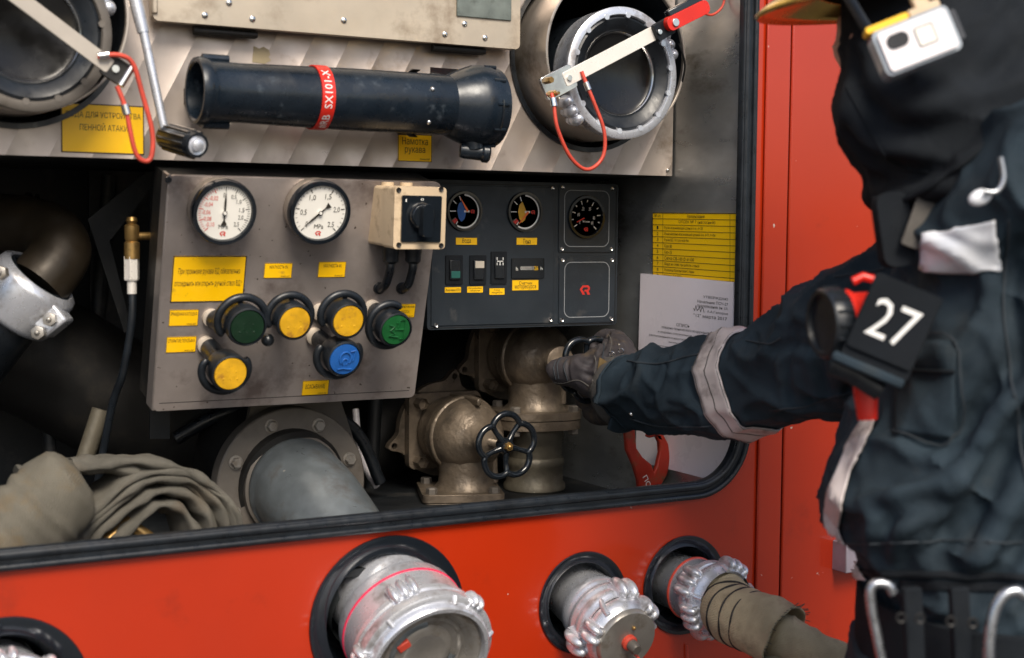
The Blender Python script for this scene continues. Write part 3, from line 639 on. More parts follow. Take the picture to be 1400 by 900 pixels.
for x in (534, 565):
    s = MB(); top = FC.hit(x, 341, nb*.3); q = FC.pt(top[0], b[1], nb*.3); f = axis(q, -FC.W, FC.N)
    s.lathe(f, [(.010, -.002), (.0125, .0), (.0125, .010), (.0115, .012), (.0115, .022), (.007, .026), (0, .026)], 12); gl = s.out('cable_gland', M['rubber'], sw)
    e = FCs.hit(x-16, 394); s = MB(); E1 = FCs.pt(e[0], e[1], .004); F3 = f.pt(0, 0, .034); s.tube(c3([f.pt(0, 0, .024), F3, F3.lerp(E1, .6)+V((0, -.006, -.004)), E1], 6), .0062, 12); s.lathe(FCs.at(e[0], e[1]), [(.009, 0), (.008, .004), (0, .005)], 18); s.out('cable', M['rubber'], gl)

FC = FCs
# ------------------------------------------------------------------ black instrument panel
YI = 2.04; FI = wall(YI)
ins = thing('instrument_panel', P(700, 450, YI), 'dark instrument panel with two coloured dials and rocker switches right of the steel console', 'instrument panel')
a = FI.hit(585, 245); b = FI.hit(843, 444); u0, v1 = a; u1, v0 = b; v0 = FI.hit(842, 444)[1]
s = MB(); s.plate(FI, rrect(u0, u1, v0, v1, .006), (), -.02, 0); s.out('faceplate', M['inst'], ins, 30, bev=.002)
s = MB(); s.box(FI, u0+.01, u1-.01, v0+.01, v1-.01, -.25, -.02); s.out('panel_box', M['dark'], ins, 30)
s = MB(); e = .0022
for q in ((u0+.004, u1-.004, v0+.0025, v0+.0035), (u0+.004, u1-.004, v1-.006, v1-.005), (u1-.0045, u1-.0035, v0+.004, v1-.004)): s.box(FI, *q, 0, .0006)
s.out('worn_edge', M['darkpipe'], ins, 0)
um = FI.hit(757, 300)[0]; sp = [(FI.hit(764, 252), FI.hit(838, 345)), (FI.hit(764, 351), FI.hit(838, 440))]
s = MB(); s.box(FI, u0+.006, um, v0+.006, v1-.008, 0, .002); s.out('main_plate', M['inst'], ins, 30, bev=.0008)
for (p, q), nm in zip(sp, ('gauge_plate', 'logo_plate')):
    s = MB(); s.plate(FI, rrect(p[0], q[0], q[1], p[1], .003), (), 0, .002); o = s.out(nm, M['inst'], ins, 30, bev=.0008)
    s = MB(); wd, hh = q[0]-p[0], p[1]-q[1]; A = rrect(p[0]+wd*.09, q[0]-wd*.09, q[1]+hh*.08, p[1]-hh*.08, wd*.12, 8); B_ = rrect(p[0]+wd*.10, q[0]-wd*.10, q[1]+hh*.09, p[1]-hh*.09, wd*.11, 8)
    s.plate(FI, A, [B_[::-1]], .0021, .0024); s.out('white_outline', M['outline'], o, 0)
    for x in (p[0]+.0055, q[0]-.0055):
        for y in (p[1]-.0055, q[1]+.0055): s = MB(); s.lathe(FI.at(x, y, .002), [(0, .0006), (.0016, .0006), (.0030, .0016), (.0034, 0)], 14); s.out('screw', M['chrome'], o)
    if nm == 'logo_plate':
        s = MB(); c = FI.hit(799, 396); logo(s, FI, c[0], c[1], mm(9.5, FI.O+XA), .0024); s.out('emblem', M['redink'], o, 0)
for x, y in ((755, 258), (752, 437), (596, 445)): s = MB(); s.lathe(FI.px(x, y, .002), [(0, .0006), (.0016, .0006), (.0030, .0016), (.0034, 0)], 14); s.out('screw', M['chrome'], ins)
gauge(ins, FI, 636, 289, 28, .006, 2, 'dial with a blue field')
gauge(ins, FI, 719, 290, 28, .006, 3, 'dial with a yellow field')
gauge(ins, FI, 803, 297, 30, .006, 4, 'black dial with small white numerals')
sticker(ins, FI, (623, 325), (652, 335), [('Вода', .30, .70, .1, .85)], .002, mt='yellow')
sticker(ins, FI, (706, 325), (734, 335), [('Пена', .32, .68, .15, .85)], .002)
sticker(ins, FI, (608, 393), (630, 400), [('Включение КОМ', .05, .95, .25, .75)], .002, border=False)
sticker(ins, FI, (638.5, 392), (660, 400), [('Регулировка', .08, .9, .14, .42), ('оборотов', .2, .8, .52, .84)], .002, border=False)
sticker(ins, FI, (669, 394.5), (689.5, 403), [('Отбор', .28, .7, .14, .44), ('мощности', .15, .85, .52, .84)], .002, border=False)
sticker(ins, FI, (700, 383), (736, 397), [('Счетчик', .26, .76, .12, .46), ('моторесурса', .1, .9, .50, .92)], .002)
def rocker(x0, y0, x1, y1, kx, label):
    a = FI.hit(x0, y0); b = FI.hit(x1, y1); s = MB(); s.plate(FI, rrect(a[0], b[0], b[1], a[1], .002), (), .001, .0045); o = s.out('rocker_switch', M['matblack'], ins, 30, bev=.001, label=label)
    w_, h_ = b[0]-a[0], a[1]-b[1]; s = MB(); m_ = (a[1]+b[1])/2
    s.box(FI, a[0]+w_*.2, b[0]-w_*.2, b[1]+h_*.16, a[1]-h_*.16, .004, .0075); s.out('rocker', M['gloss'], o, 30, bev=.0012)
    if kx == 0: s = MB(); s.box(FI, a[0]+w_*.26, b[0]-w_*.22, b[1]+h_*.22, b[1]+h_*.46, .007, .0085); s.out('indicator', M['rockergreen'], o, 30, bev=.0005)
    if kx == 1: s = MB(); s.box(FI, a[0]+w_*.26, b[0]-w_*.2, a[1]-h_*.44, a[1]-h_*.2, .007, .0085); s.out('indicator', M['rockerwhite'], o, 30, bev=.0005)
    if kx == 2:
        s = MB(); c = FI.hit((x0+x1)/2, y0+(y1-y0)*.30); e = mm(5.5, FI.O+XA)
        for q in ((-1, -.75, -1, -.4), (-1, -.75, .4, 1), (.75, 1, -1, -.4), (.75, 1, .4, 1), (-.88, .88, -.12, .12), (-.88, -.82, -1, 1), (.82, .88, -1, 1), (-.12, .12, -.9, .1), (-.22, .22, -1, -.6)): s.box(FI, c[0]+q[0]*e, c[0]+q[1]*e, c[1]+q[2]*e, c[1]+q[3]*e, .0075, .0079)
        s.out('axle_symbol', M['white'], o, 0)
rocker(608, 349, 631, 389, 0, 'rocker switch with a teal window'); rocker(641, 349, 663, 389, 1, 'rocker switch with a pale window'); rocker(670, 344, 691, 388, 2, 'rocker switch with a white axle symbol')
a = FI.hit(698, 353); b = FI.hit(742, 380); s = MB(); s.plate(FI, rrect(a[0], b[0], b[1], a[1], .0015), (), .001, .005); hm = s.out('hour_meter', M['gloss'], ins, 30, bev=.0008)
t = MB(); w_ = b[0]-a[0]; t.text(FI, 'h', a[0]+w_*.12, a[0]+w_*.18, b[1]+.012, b[1]+.018, .0053); t.text(FI, '0003951', a[0]+w_*.26, a[0]+w_*.66, b[1]+.013, b[1]+.019, .0053); t.text(FI, 'h', a[0]+w_*.88, a[0]+w_*.94, b[1]+.013, b[1]+.018, .0053); t.out('digits', M['dial'], hm, 0)
t = MB(); t.text(FI, '26', a[0]+w_*.68, a[0]+w_*.80, b[1]+.0125, b[1]+.0195, .0053); t.out('yellow_digits', M['yellow'], hm, 0)

# ------------------------------------------------------------------ cast outlet valves with flower-shaped handwheels
def valve(wx, wy, YW, label, g, square, wrot, rs, gap=.135, bx=0):
    W = P(wx, wy, YW); X, Z = W.x+bx, W.z; YB = YW+gap
    t = thing('outlet_valve', (X, YB, Z-.11), label, 'valve', g); f = Fr((X, YB, Z), XA, ZA, -YA)   # n towards the wheel
    s = MB()
    s.lathe(f, [(.050, -.075), (.058, -.070), (.062, -.050), (.060, -.035), (.0635, -.030), (.0645, -.020), (.062, -.010), (.0625, .0), (.0600, .018), (.052, .036), (.036, .050), (.026, .060), (.023, .072), (.026, .074), (.026, .082), (.018, .085), (0, .085)], 56)
    s.lathe(Fr((X-.0, YB, Z), XA, YA, -ZA), [(.046, -.01), (.0475, .03), (.046, .060), (.047, .078), (.056, .088)], 48)
    s.tube([f.pt(.049*c, -.03-.012*k, .028) for c, k in ((.75, 0), (.78, 2), (.8, 4))], .006, 8); s.out('valve_body', M['castgold'], t, 50)
    s = MB(); s.box(f, -.004, .004, .055, .066, -.055, .045); s.lathe(f, [(.063, -.012), (.067, -.009), (.067, -.003), (.063, .0)], 56); s.out('casting_ridge', M['castgold'], t, 50, bev=.002)
    # rear flange with ears
    s = MB(); fl = []; ears = (R(75), R(195), R(-45))
    for i in range(96):
        a = 2*PI*i/96; r = .082
        for e in ears:
            dlt = math.atan2(math.sin(a-e), math.cos(a-e)); r = max(r, .082+.024*math.exp(-(dlt/.13)**2))
        fl.append((r*math.cos(a), r*math.sin(a)))
    hs = [circ(.094*math.cos(e), .094*math.sin(e), .0055, 14)[::-1] for e in ears]
    s.plate(f, fl, hs, -.105, -.090); s.out('rear_flange', M['castgold'], t, 30, bev=.002)
    s = MB(); s.plate(f, rrect(-.072, .066, -.064, .066, .012), (), -.089, -.072); s.out('bolt_plate', M['castgold'], t, 30, bev=.003)
    for x, y in ((-.055, .05), (-.055, -.05), (.05, .05), (.05, -.05)): s = MB(); s.hexa(f.at(x, y), .010, -.073, -.060); s.out('hex_bolt', M['castgold'], t, 30)
    # lower flange
    h = Fr((X, YB, Z-.088), V((1, -.22, 0)), V((.22, 1, 0)), ZA)
    if square:
        h = Fr((X-.012, YB, Z-.088), V((.93, -.37, 0)), V((.37, .93, 0)), ZA); L = rrect(-.068, .068, -.068, .068, .012)
    else: L = [(.080*math.cos(2*PI*i/64)*(1+.05*math.cos(8*PI*i/64+PI)), .080*math.sin(2*PI*i/64)*(1+.05*math.cos(8*PI*i/64+PI))) for i in range(64)]
    s = MB(); s.plate(h, L, (), -.013, .0); s.out('lower_flange', M['castgold'], t, 30, bev=.003)
    s = MB(); s.plate(h, [(a*.98, b*.98) for a, b in L], (), -.030, -.0145); s.out('mating_flange', M['castgold'], t, 30, bev=.003)
    for x, y in ((-.052, -.052), (.052, -.052), (-.052, .052), (.052, .052)): s = MB(); s.hexa(h.at(x, y), .0095, 0, .010); s.hexa(Fr(h.pt(x, y, -.030), h.U, h.W*-1, h.N*-1), .0095, 0, .010); s.cyl(h.at(x, y), .005, -.03, .0, 10); s.out('hex_bolt', M['flange'], t, 30)
    # wheel
    q = Fr((W.x, YW, Z), XA, ZA, -YA).rot(wrot); n = 120; pts = []
    for i in range(n):
        a = 2*PI*i/n; pts.append(q.pt(rs*(.80+.20*abs(math.cos(2.5*a))**.8)*math.cos(a), rs*(.80+.20*abs(math.cos(2.5*a))**.8)*math.sin(a), .002))
    s = MB(); s.tube(pts, .0052, 12, closed=True)
    for k in range(5):
        a = 2*PI*k/5+PI/5; s.tube([q.pt(.008*math.cos(a), .008*math.sin(a), 0), q.pt(rs*.5*math.cos(a), rs*.5*math.sin(a), -.003), q.pt(rs*.80*math.cos(a), rs*.80*math.sin(a), .001)], [.0058, .0042, .0050], 10)
    s.lathe(q, [(0, .006), (.011, .006), (.0135, .0), (.013, -.012), (0, -.012)], 24); s.out('handwheel', M['gloss'], t, 60)
    s = MB(); s.tube([V((X, YB-.07, Z)), V((W.x, YW, Z)), q.pt(0, 0, .008)], .0068, 16); s.out('spindle', M['chrome'], t)
    s = MB(); s.hexa(q, .0075, .006, .012); s.ball(q.pt(0, 0, .011), .0045, 12); s.out('spindle_nut', M['brass'], t)
    return t, X, YB, Z
gv = 'cast outlet valves with black handwheels'
v1, X1, Y1, Z1 = valve(692, 610, 2.02, 'lower bronze grey cast valve whose black handwheel is free, left of the gloved hand', gv, True, R(20), .0525)
v2, X2, Y2, Z2 = valve(802, 504, 1.965, 'upper cast valve gripped by the gloved hand, under the instrument panel', gv, False, R(54), .052, .20, .024)
s = MB(); s.lathe(Fr((X2, Y2, Z2-.118), XA, YA, -ZA), [(.047, 0), (.050, .008), (.050, .020), (.0475, .024), (.0475, .052), (.051, .056), (.0515, .066), (.049, .070), (.0495, .095), (.0535, .100), (.054, .108), (.049, .113), (.056, .15), (.070, .19), (.074, .23)], 56)
s.out('grooved_pipe', M['castgrey'], v2, 40)
s = MB(); s.lathe(Fr((X1, Y1, Z1-.118), XA, YA, -ZA), [(.05, 0), (.05, .22)], 40); s.out('grooved_pipe', M['greypipe'], v1, 40)
# purple-grey manifold tube behind the valves
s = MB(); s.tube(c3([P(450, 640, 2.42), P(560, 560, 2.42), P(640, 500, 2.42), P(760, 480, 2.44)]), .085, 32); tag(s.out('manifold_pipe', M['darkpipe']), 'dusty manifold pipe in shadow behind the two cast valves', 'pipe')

# ------------------------------------------------------------------ big flanged suction pipe
c = P(400, 664, 2.05); f = Fr(c, XA, ZA, -YA); r = .118
pf = thing('flanged_pipe', c, 'wide grey pipe with a round bolted flange running down behind the seal', 'pipe')
s = MB(); s.lathe(f, [(.08, -.03), (r-.002, -.03), (r, -.028), (r, -.002), (r-.002, 0), (.079, 0), (.0785, .012), (.074, .014)], 80); s.out('bolted_flange', M['flange'], pf, 30)
for k in range(8):
    a = R(67.5+45*k-22.5+20); s = MB(); s.hexa(f.at(.098*math.cos(a), .098*math.sin(a)), .0085, 0, .0095); s.lathe(f.at(.098*math.cos(a), .098*math.sin(a)), [(.0105, .0), (.0105, .0018), (0, .0018)], 20); s.out('hex_bolt', M['capmetal'], pf, 30)
s = MB(); pp = c3([c+V((0, .0, 0)), c+V((.002, -.03, -.004)), P(436, 700, 1.965), P(478, 765, 1.88), P(520, 830, 1.79)], 8); s.tube(pp, [.0735]*4+[.075]*2+[.072]*(len(pp)-6), 56, caps=False)
s.out('pipe_run', M['greypipe'], pf, 40)
s = MB(); s.tube([c, c+V((-.02, .3, .06))], .085, 40); s.out('rear_run', M['darkpipe'], pf)
s = MB(); a, b = P(330, 566, 2.1), P(470, 600, 2.1); s.plate(wall(2.10), [(a.x, a.z-1.5-.06), (b.x+.02, a.z-1.5-.06), (b.x-.005, a.z-1.5+.012), (a.x+.015, a.z-1.5+.012)], (), -.01, 0); s.out('support_plate', M['flange'], pf, 30)

# ------------------------------------------------------------------ dim pipework at the left
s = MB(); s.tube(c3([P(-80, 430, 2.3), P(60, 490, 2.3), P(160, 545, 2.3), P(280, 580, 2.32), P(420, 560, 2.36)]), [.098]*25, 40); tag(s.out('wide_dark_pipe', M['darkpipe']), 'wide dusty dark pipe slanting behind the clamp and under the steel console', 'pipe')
el = thing('clamped_elbow', P(60, 340, 2.12), 'brown pipe elbow with a bright bolted clamp at the far left', 'pipe elbow')
A_, B_ = P(50, 386, 2.06), P(10, 434, 2.085)
s = MB(); s.tube(c3([P(-60, 305, 2.22), P(10, 306, 2.17), P(62, 316, 2.12), P(82, 338, 2.08), P(74, 362, 2.065), P(52, 388, 2.06)], 8), [.042]*41, 36); s.out('elbow_pipe', M['darkbrown'] if 'darkbrown' in M else mat('brown_pipe', (.035, .026, .016), .45, .4, .25, 14, bump=.0006, bs=80, dirt=((.05, .04, .03), .3, 20)), el)
for q in (.018, .030): s = MB(); s.lathe(axis(P(12, 312, 2.2), P(30, 318, 2.19)-P(0, 312, 2.2)), [(.047, q-.004), (.056, q-.003), (.056, q+.003), (.047, q+.004)], 8 if q > .02 else 40); s.out('pipe_collar', M['darkpipe'], el)
d = (B_-A_).normalized(); f = axis(A_, d); s = MB()
s.lathe(f, [(.046, -.008), (.050, -.012), (.058, -.006), (.060, 0), (.060, .05), (.058, .056), (.052, .06), (.046, .06)], 48); s.out('clamp_band', M['cast'], el); s = MB(); s.lathe(f, [(.040, -.010), (.049, -.009), (.049, .02), (.040, .02)], 40); s.out('clamp_gasket', M['rubber'], el); s = MB(); s.tube(c3([A_+d*.04, A_+d*.09, A_+d*.2+V((0, .06, -.03))]), .047, 30); s.out('lower_run', M['rubber'], el)
k = P(66, 445, 2.02); g = Fr(k, (RT*.78+UP*.62), (UP*.78-RT*.62)); s = MB(); s.box(g, -.014, .026, -.012, .022, -.03, .008); s.out('clamp_block', M['cast'], el, 30, bev=.004)
for x, y in ((68, 437), (52, 455), (0, 373)):
    s = MB(); q = Fr(P(x, y, 2.005 if x else 1.99), g.U, g.W); s.hexa(q, .0095, -.01, .004); s.ball(q.pt(0, 0, .004), .004, 10); s.out('clamp_bolt', M['capmetal'], el, 30)
# brass fitting with black cable
bf = thing('brass_fitting', P(180, 340, 2.0), 'brass tee fitting with a pale hexagon nut left of the steel console', 'fitting')
a = P(180, 296, 2.0); up = ZA
s = MB(); s.lathe(Fr(a, XA, YA, -ZA), [(0, 0), (.006, .001), (.008, .006), (.006, .010), (.010, .013), (.010, .030), (.008, .034), (.0105, .036), (.0105, .058), (0, .058)], 24)
s.tube([P(182, 323, 2.0), P(214, 323, 2.0)], .0055, 12); s.out('tee_body', M['brass'], bf)
s = MB(); b = P(180, 350, 2.0); s.lathe(Fr(b, XA, YA, -ZA), [(0, 0), (.0105, .001), (.0105, .032), (.0095, .034), (0, .034)], 6); s.lathe(Fr(b, XA, YA, -ZA), [(.0065, .03), (.0065, .052), (0, .052)], 16); s.out('hexagon_nut', M['strap'], bf, 20)  # pale enamel colour on the metal nut stands in for its bright reflection
s = MB(); s.tube(c3([P(181, 398, 2.0), P(180, 440, 2.0), P(168, 510, 2.02), P(152, 560, 2.05), P(130, 680, 2.1)]), .0055, 12); s.out('cable', M['rubber'], bf)
s = MB(); s.tube([P(138, 560, 2.12), P(112, 640, 2.12)], .013, 20); tag(s.out('short_metal_tube', M['castgrey']), 'short dull metal tube standing in the dark above the folded hose', 'tube')
s = MB(); s.tube(c3([P(486, 560, 2.3), P(490, 600, 2.28), P(500, 640, 2.25), P(515, 665, 2.22)]), .006, 10); tag(s.out('white_hose_line', M['whitebody']), 'thin pale plastic line between the round flange and the lower valve', 'hose line')
s = MB(); s.tube(c3([P(240, 600, 2.2), P(330, 560, 2.18), P(470, 575, 2.2), P(520, 660, 2.2)]), .010, 12); tag(s.out('black_cable', M['rubber']), 'black cable arching over the round bolted flange in the dark', 'cable')
# diagonal bracket behind the console
s = MB(); s.plate(wall(2.12), [(P(x, y, 2.12).x, P(x, y, 2.12).z-1.5) for x, y in ((120, 300), (200, 235), (232, 235), (232, 600), (205, 600), (205, 260), (150, 330), (180, 450), (170, 455))][::-1], (), -.004, 0); tag(s.out('angled_bracket', M['dark'], smooth=0), 'dark angled sheet bracket behind the brass fitting', 'bracket')

# ------------------------------------------------------------------ folded canvas hose lying at the lower left
ho = thing('folded_hose', P(150, 740, 1.86), 'folded flat canvas hose with a thick wrapped end at the lower left of the compartment', 'fire hose')
YH = 1.87
s = MB(); pts = c3([P(-60, 800, YH), P(-10, 765, YH), P(35, 720, YH), P(75, 682, YH), P(112, 655, YH)], 8); n = len(pts)
s.tube(pts, [(.066-.016*(i/n)+.0026*math.sin(i*1.9)*(i < 24), .062-.018*(i/n)+.002*math.sin(i*1.9)*(i < 24)) if i < n-4 else (.050*(n+1.5-i)/6, .044*(n+1.5-i)/6) for i in range(n)], 56)
for v in s.b.verts: v.co += V((noise.noise(v.co*22), noise.noise(v.co*25+V((9, 0, 0))), noise.noise(v.co*22+V((0, 9, 0)))+(1-min(1, abs(noise.noise(v.co*16))*4))*.9))*.0040
s.out('wrapped_end', M['canvas2'], ho, 60)
def ribbon(par, P_, hw, th, wd, mt='canvas', name='hose_layer', nz=.004):
    pts = c3(P_, 8); n = len(pts); s = MB(); Wn = V(wd).normalized()
    s.tube(pts, [(hw*(1+.04*math.sin(i*.5)), th*(1+.25*math.sin(i*.7+1))) for i in range(n)], 36, W=Wn, pw=.75)
    for v in s.b.verts: v.co += V((0, 0, 1))*(noise.noise(v.co*28)*nz+(1-min(1, abs(noise.noise(v.co*19+V((2, 2, 2))))*4))*.0030) + V((1, 0, 0))*noise.noise(v.co*22+V((5, 0, 0)))*nz
    return s.out(name, M[mt], par, 70)
wd = V((-.15, 1, -.10))
lay = [[(92, 640), (135, 634), (185, 632), (235, 642), (278, 668), (302, 700), (312, 745)], [(60, 765), (110, 712), (160, 672), (205, 652), (250, 660), (280, 688), (292, 715), (294, 760)],
       [(88, 772), (130, 722), (178, 684), (215, 668), (248, 680), (268, 705), (276, 760)], [(118, 772), (155, 730), (190, 700), (218, 690), (240, 702), (262, 745)]]
lay.insert(1, [(70, 752), (112, 700), (158, 660), (205, 643), (252, 652), (288, 682), (304, 715), (306, 762)])
for i, L in enumerate(lay): ribbon(ho, [P(x, y, YH+.045) for x, y in L], .046-.002*i, .0085, wd)
ribbon(ho, [P(x, y, YH+.05) for x, y in ((28, 655), (60, 645), (100, 638), (150, 640), (178, 655), (140, 690), (90, 745), (60, 790))], .044, .010, wd)
ribbon(ho, [P(x, y, YH+.06) for x, y in ((176, 640), (225, 655), (262, 690), (286, 760))], .044, .007, wd)
s = MB(); q = P(90, 660, YH-.02)
s.tube([P(140, 745, YH+.03), P(175, 715, YH+.03), P(205, 738, YH+.03)], .010, 12); s.out('metal_ferrule', M['brass'], ho)

# ------------------------------------------------------------------ outlet couplings on the skin
def lugs(s, f, r, n, angs, sz=.010, cnt=3, dn=.0):
    for a0 in angs:
        for k in range(cnt):
            a = R(a0)+(k-(cnt-1)/2)*sz*1.5/r
            b = Fr(f.pt((r+sz*.30)*math.cos(a), (r+sz*.30)*math.sin(a), n+dn*k), f.U*math.cos(a)+f.W*math.sin(a), f.W*math.cos(a)-f.U*math.sin(a), f.N)
            s.ball(b.O, sz, 20, (1.25, .80, 2.1), b); s.box(b, -sz*1.3, sz*.3, -sz*.8, sz*.8, -sz*1.5, sz*1.5)
def rim(f, r0, r1, n0, n1): return [(r0, n0), (r1-.001, n0), (r1, n0+.001), (r1, n1-.001), (r1-.001, n1), (r0, n1)]
# big open outlet
p = P(543, 840, SK); f = Fr(p, XA, V((0, -.40, 1)), V((0, -1, -.40)))
big = thing('large_outlet_coupling', p, 'largest silver outlet coupling with a pink ring line, open end towards the viewer', 'hose coupling')
s = MB(); s.lathe(f, [(.074, -.10), (.074, -.005), (.083, -.002), (.085, .004), (.0855, .020)], 72); s.out('neck', M['cast'], big)
s = MB(); s.lathe(f, [(.0855, .0185), (.0868, .0195), (.0868, .0215), (.0855, .0225)], 72); s.out('ring_line', mat('pink_ring', (.70, .03, .09), .4), big)
s = MB(); s.lathe(f, [(.0855, .022), (.0865, .05), (.088, .060), (.0895, .061), (.0915, .063), (.0915, .070), (.089, .072), (.089, .077), (.094, .080), (.0955, .086), (.095, .094), (.091, .097), (.087, .097), (.086, .100), (.0855, .106), (.083, .109), (.078, .109), (.077, .104), (.077, .075), (.070, .066)], 80)
lugs(s, f, .089, .060, (112, 232, 352), .0085, 3); lugs(s, f, .093, .088, (52, 172, -68), .007, 2)
for k in range(6): a = R(75+60*k); s.tube([f.pt(.0855*math.cos(a), .0855*math.sin(a), .100), f.pt(.0945*math.cos(a), .0945*math.sin(a), .094)], .0035, 8)
s.tube([f.pt(.0862*math.cos(R(100)), .0862*math.sin(R(100)), .03), f.pt(.0885*math.cos(R(100)), .0885*math.sin(R(100)), .06)], .0028, 8)
s.out('lug_ring', M['cast'], big)
s = MB(); s.lathe(f, [(.0775, .100), (.0735, .1005), (.071, .097), (.062, .086), (.058, .085), (.056, .088), (.052, .089), (.049, .085), (.042, .084), (.039, .087), (.030, .089), (.024, .086), (0, .086)], 64); s.out('inner_cap', M['capmetal'], big)
s = MB(); s.lathe(f, [(.0505, .0870), (.047, .0895), (.044, .0895), (.041, .0855)], 40, a0=R(95), a1=R(350)); s.out('cap_ridge', M['greypipe'], big)
s = MB(); s.box(f.at(-.033, .018).rot(R(35)), -.009, .009, -.006, .006, .080, .092); s.out('red_catch', M['cord'], big, bev=.002)
# capped outlet
p = P(812, 832, SK); f = Fr(p, XA, V((0, -.30, 1)), V((0, -1, -.30)))
cap = thing('capped_outlet_coupling', p, 'small silver outlet coupling closed by a blank cap with a red safety cord', 'hose coupling')
s = MB(); s.lathe(f, [(.046, -.09), (.047, -.012), (.050, -.008), (.0515, .0), (.0515, .010), (.050, .012), (.050, .016), (.0525, .018), (.0525, .022)], 56); s.out('neck', M['cast'], cap)
s = MB(); s.lathe(f, [(.0525, .018), (.055, .021), (.0555, .028), (.0535, .031), (.0535, .036), (.057, .039), (.058, .046), (.057, .052), (.054, .056), (.054, .060)], 64); lugs(s, f, .0555, .046, (80, 200, -40), .0105, 2); s.out('lug_ring', M['cast'], cap)
s = MB(); s.lathe(f, [(.053, .060), (.0550, .064), (.0540, .073), (.050, .081), (.0475, .084), (.0470, .080)], 64)
lugs(s, f, .050, .073, (47, 167, -73), .0095, 2)
for k in range(3): a = R(122+120*k); s.tube([f.pt(.053*math.cos(a), .053*math.sin(a), .05), f.pt(.0555*math.cos(a+.1), .0555*math.sin(a+.1), .066), f.pt(.051*math.cos(a+.15), .051*math.sin(a+.15), .080)], .0045, 10)
s.out('cap_ring', M['cast'], cap)
s = MB(); s.lathe(f, [(.0475, .082), (.0465, .089), (.0445, .092), (.020, .0925), (0, .093)], 56); s.out('blank_cap', M['capmetal'], cap)
s = MB(); s.lathe(f, [(.0115, .092), (.0115, .098), (.009, .100), (0, .100)], 24); s.out('cord_washer', M['cord'], cap)
s = MB(); s.lathe(f.at(.001, -.001), [(.0085, .098), (.0085, .112), (.0065, .115), (0, .115)], 24); s.out('cap_button', M['flange'], cap)
s = MB(); s.ball(f.pt(.004, .022, .094), .0030, 10); s.out('cap_pin', M['brass'], cap)
s = MB(); s.tube(c3([f.pt(.002, -.008, .10), f.pt(.012, -.022, .115), f.pt(.022, -.045, .12), f.pt(.028, -.09, .11), f.pt(.06, -.15, .05)]), .0022, 8); s.out('cap_cord', M['cord'], cap)
# outlet with hose attached
p = P(944, 803, SK); f = Fr(p, V((1, .04, 0)), V((0, -.08, 1)), V((.04, -1, -.08)))
hc = thing('connected_hose_coupling', p, 'silver outlet coupling with a wrapped canvas hose attached, rightmost outlet', 'hose coupling')
s = MB(); s.lathe(f, [(.043, -.09), (.043, -.004), (.046, 0), (.047, .012), (.047, .024), (.0485, .030), (.0485, .034)], 56); s.out('neck', M['cast'], hc)
s = MB(); s.lathe(f, [(.046, .003), (.0485, .004), (.0485, .006), (.046, .007)], 56); s.out('ring_line', M['cord'], hc)
s = MB(); s.lathe(f, [(.048, .033), (.0525, .036), (.0535, .042), (.052, .047), (.050, .048), (.050, .053), (.054, .057), (.055, .063), (.053, .070), (.050, .074), (.048, .082)], 64)
lugs(s, f, .0525, .046, (28, 148, 268), .0095, 3); lugs(s, f, .053, .064, (200, 320, 62), .0085, 3)
for k in range(5): a = R(20+72*k); s.tube([f.pt(.0505*math.cos(a), .0505*math.sin(a), .066), f.pt(.0545*math.cos(a), .0545*math.sin(a), .074), f.pt(.050*math.cos(a), .050*math.sin(a), .084)], .0035, 8)
s.out('lug_ring', M['cast'], hc)
hz = thing('canvas_hose', f.pt(0, 0, .08), 'thin canvas hose leaving its thicker wrapped sleeve towards the firefighter', 'fire hose')
e0 = f.pt(0, 0, .070); q = [e0, f.pt(0, 0, .088), P(1000, 838, 1.635), P(1022, 848, 1.60), P(1050, 860, 1.565), P(1072, 872, 1.54)]
pts = c3(q, 8); n = len(pts); s = MB()
s.tube(pts, [.0405+.0030*math.sin(i*1.45)*max(.15, 1-i/28)+.0085*(i/n)**1.5 for i in range(n)], 44, caps=False)
for v in s.b.verts: v.co += V((noise.noise(v.co*38), noise.noise(v.co*38+V((9, 0, 0))), noise.noise(v.co*38+V((0, 9, 0)))))*.0028
o = s.out('wrapped_sleeve', M['canvas3'], hz, 70)
so_ = o.modifiers.new('thick', 'SOLIDIFY'); so_.thickness = .003; so_.offset = -1
s = MB()
for i in (13, 17, 21, 25): 
    c_, t_ = pts[i], (pts[i+1]-pts[i-1]).normalized(); g = axis(c_, t_); s.tube([g.pt(.0425*math.cos(2*PI*k/40), .0425*math.sin(2*PI*k/40), .0010*math.sin(k*.7)) for k in range(40)], .0022, 8, closed=True)
s.out('binding_wire', M['darkpipe'], hz)
s = MB(); random.seed(3); g = axis(pts[-1], (pts[-1]-pts[-2]))
for k in range(46):
    a = 2*PI*k/46+random.uniform(-.05, .05); b = g.pt(.0485*math.cos(a), .0485*math.sin(a)); s.tube([b, b+g.N*random.uniform(.002, .008)+(b-g.O)*random.uniform(-.05, .16)], .0006, 4)
s.out('frayed_edge', M['canvas'], hz); bpy.data.objects['frayed_edge']['kind'] = 'stuff'
q = [P(1030, 852, 1.59), P(1062, 866, 1.55), P(1090, 880, 1.515), P(1125, 896, 1.48), P(1170, 912, 1.44), P(1230, 945, 1.38), P(1300, 1010, 1.34)]
pts = c3(q, 8); n = len(pts); s = MB(); s.tube(pts, [(.034-.010*min(1, i/n*1.5), .030-.014*min(1, i/n*1.8)) for i in range(n)], 36, W=(0, .3, 1), pw=.85)
for v in s.b.verts: v.co += V((0, 0, 1))*(noise.noise(v.co*30)*.004+(1-min(1, abs(noise.noise(v.co*26))*4))*.003)
s.out('hose_run', M['canvas3'], hz, 70)
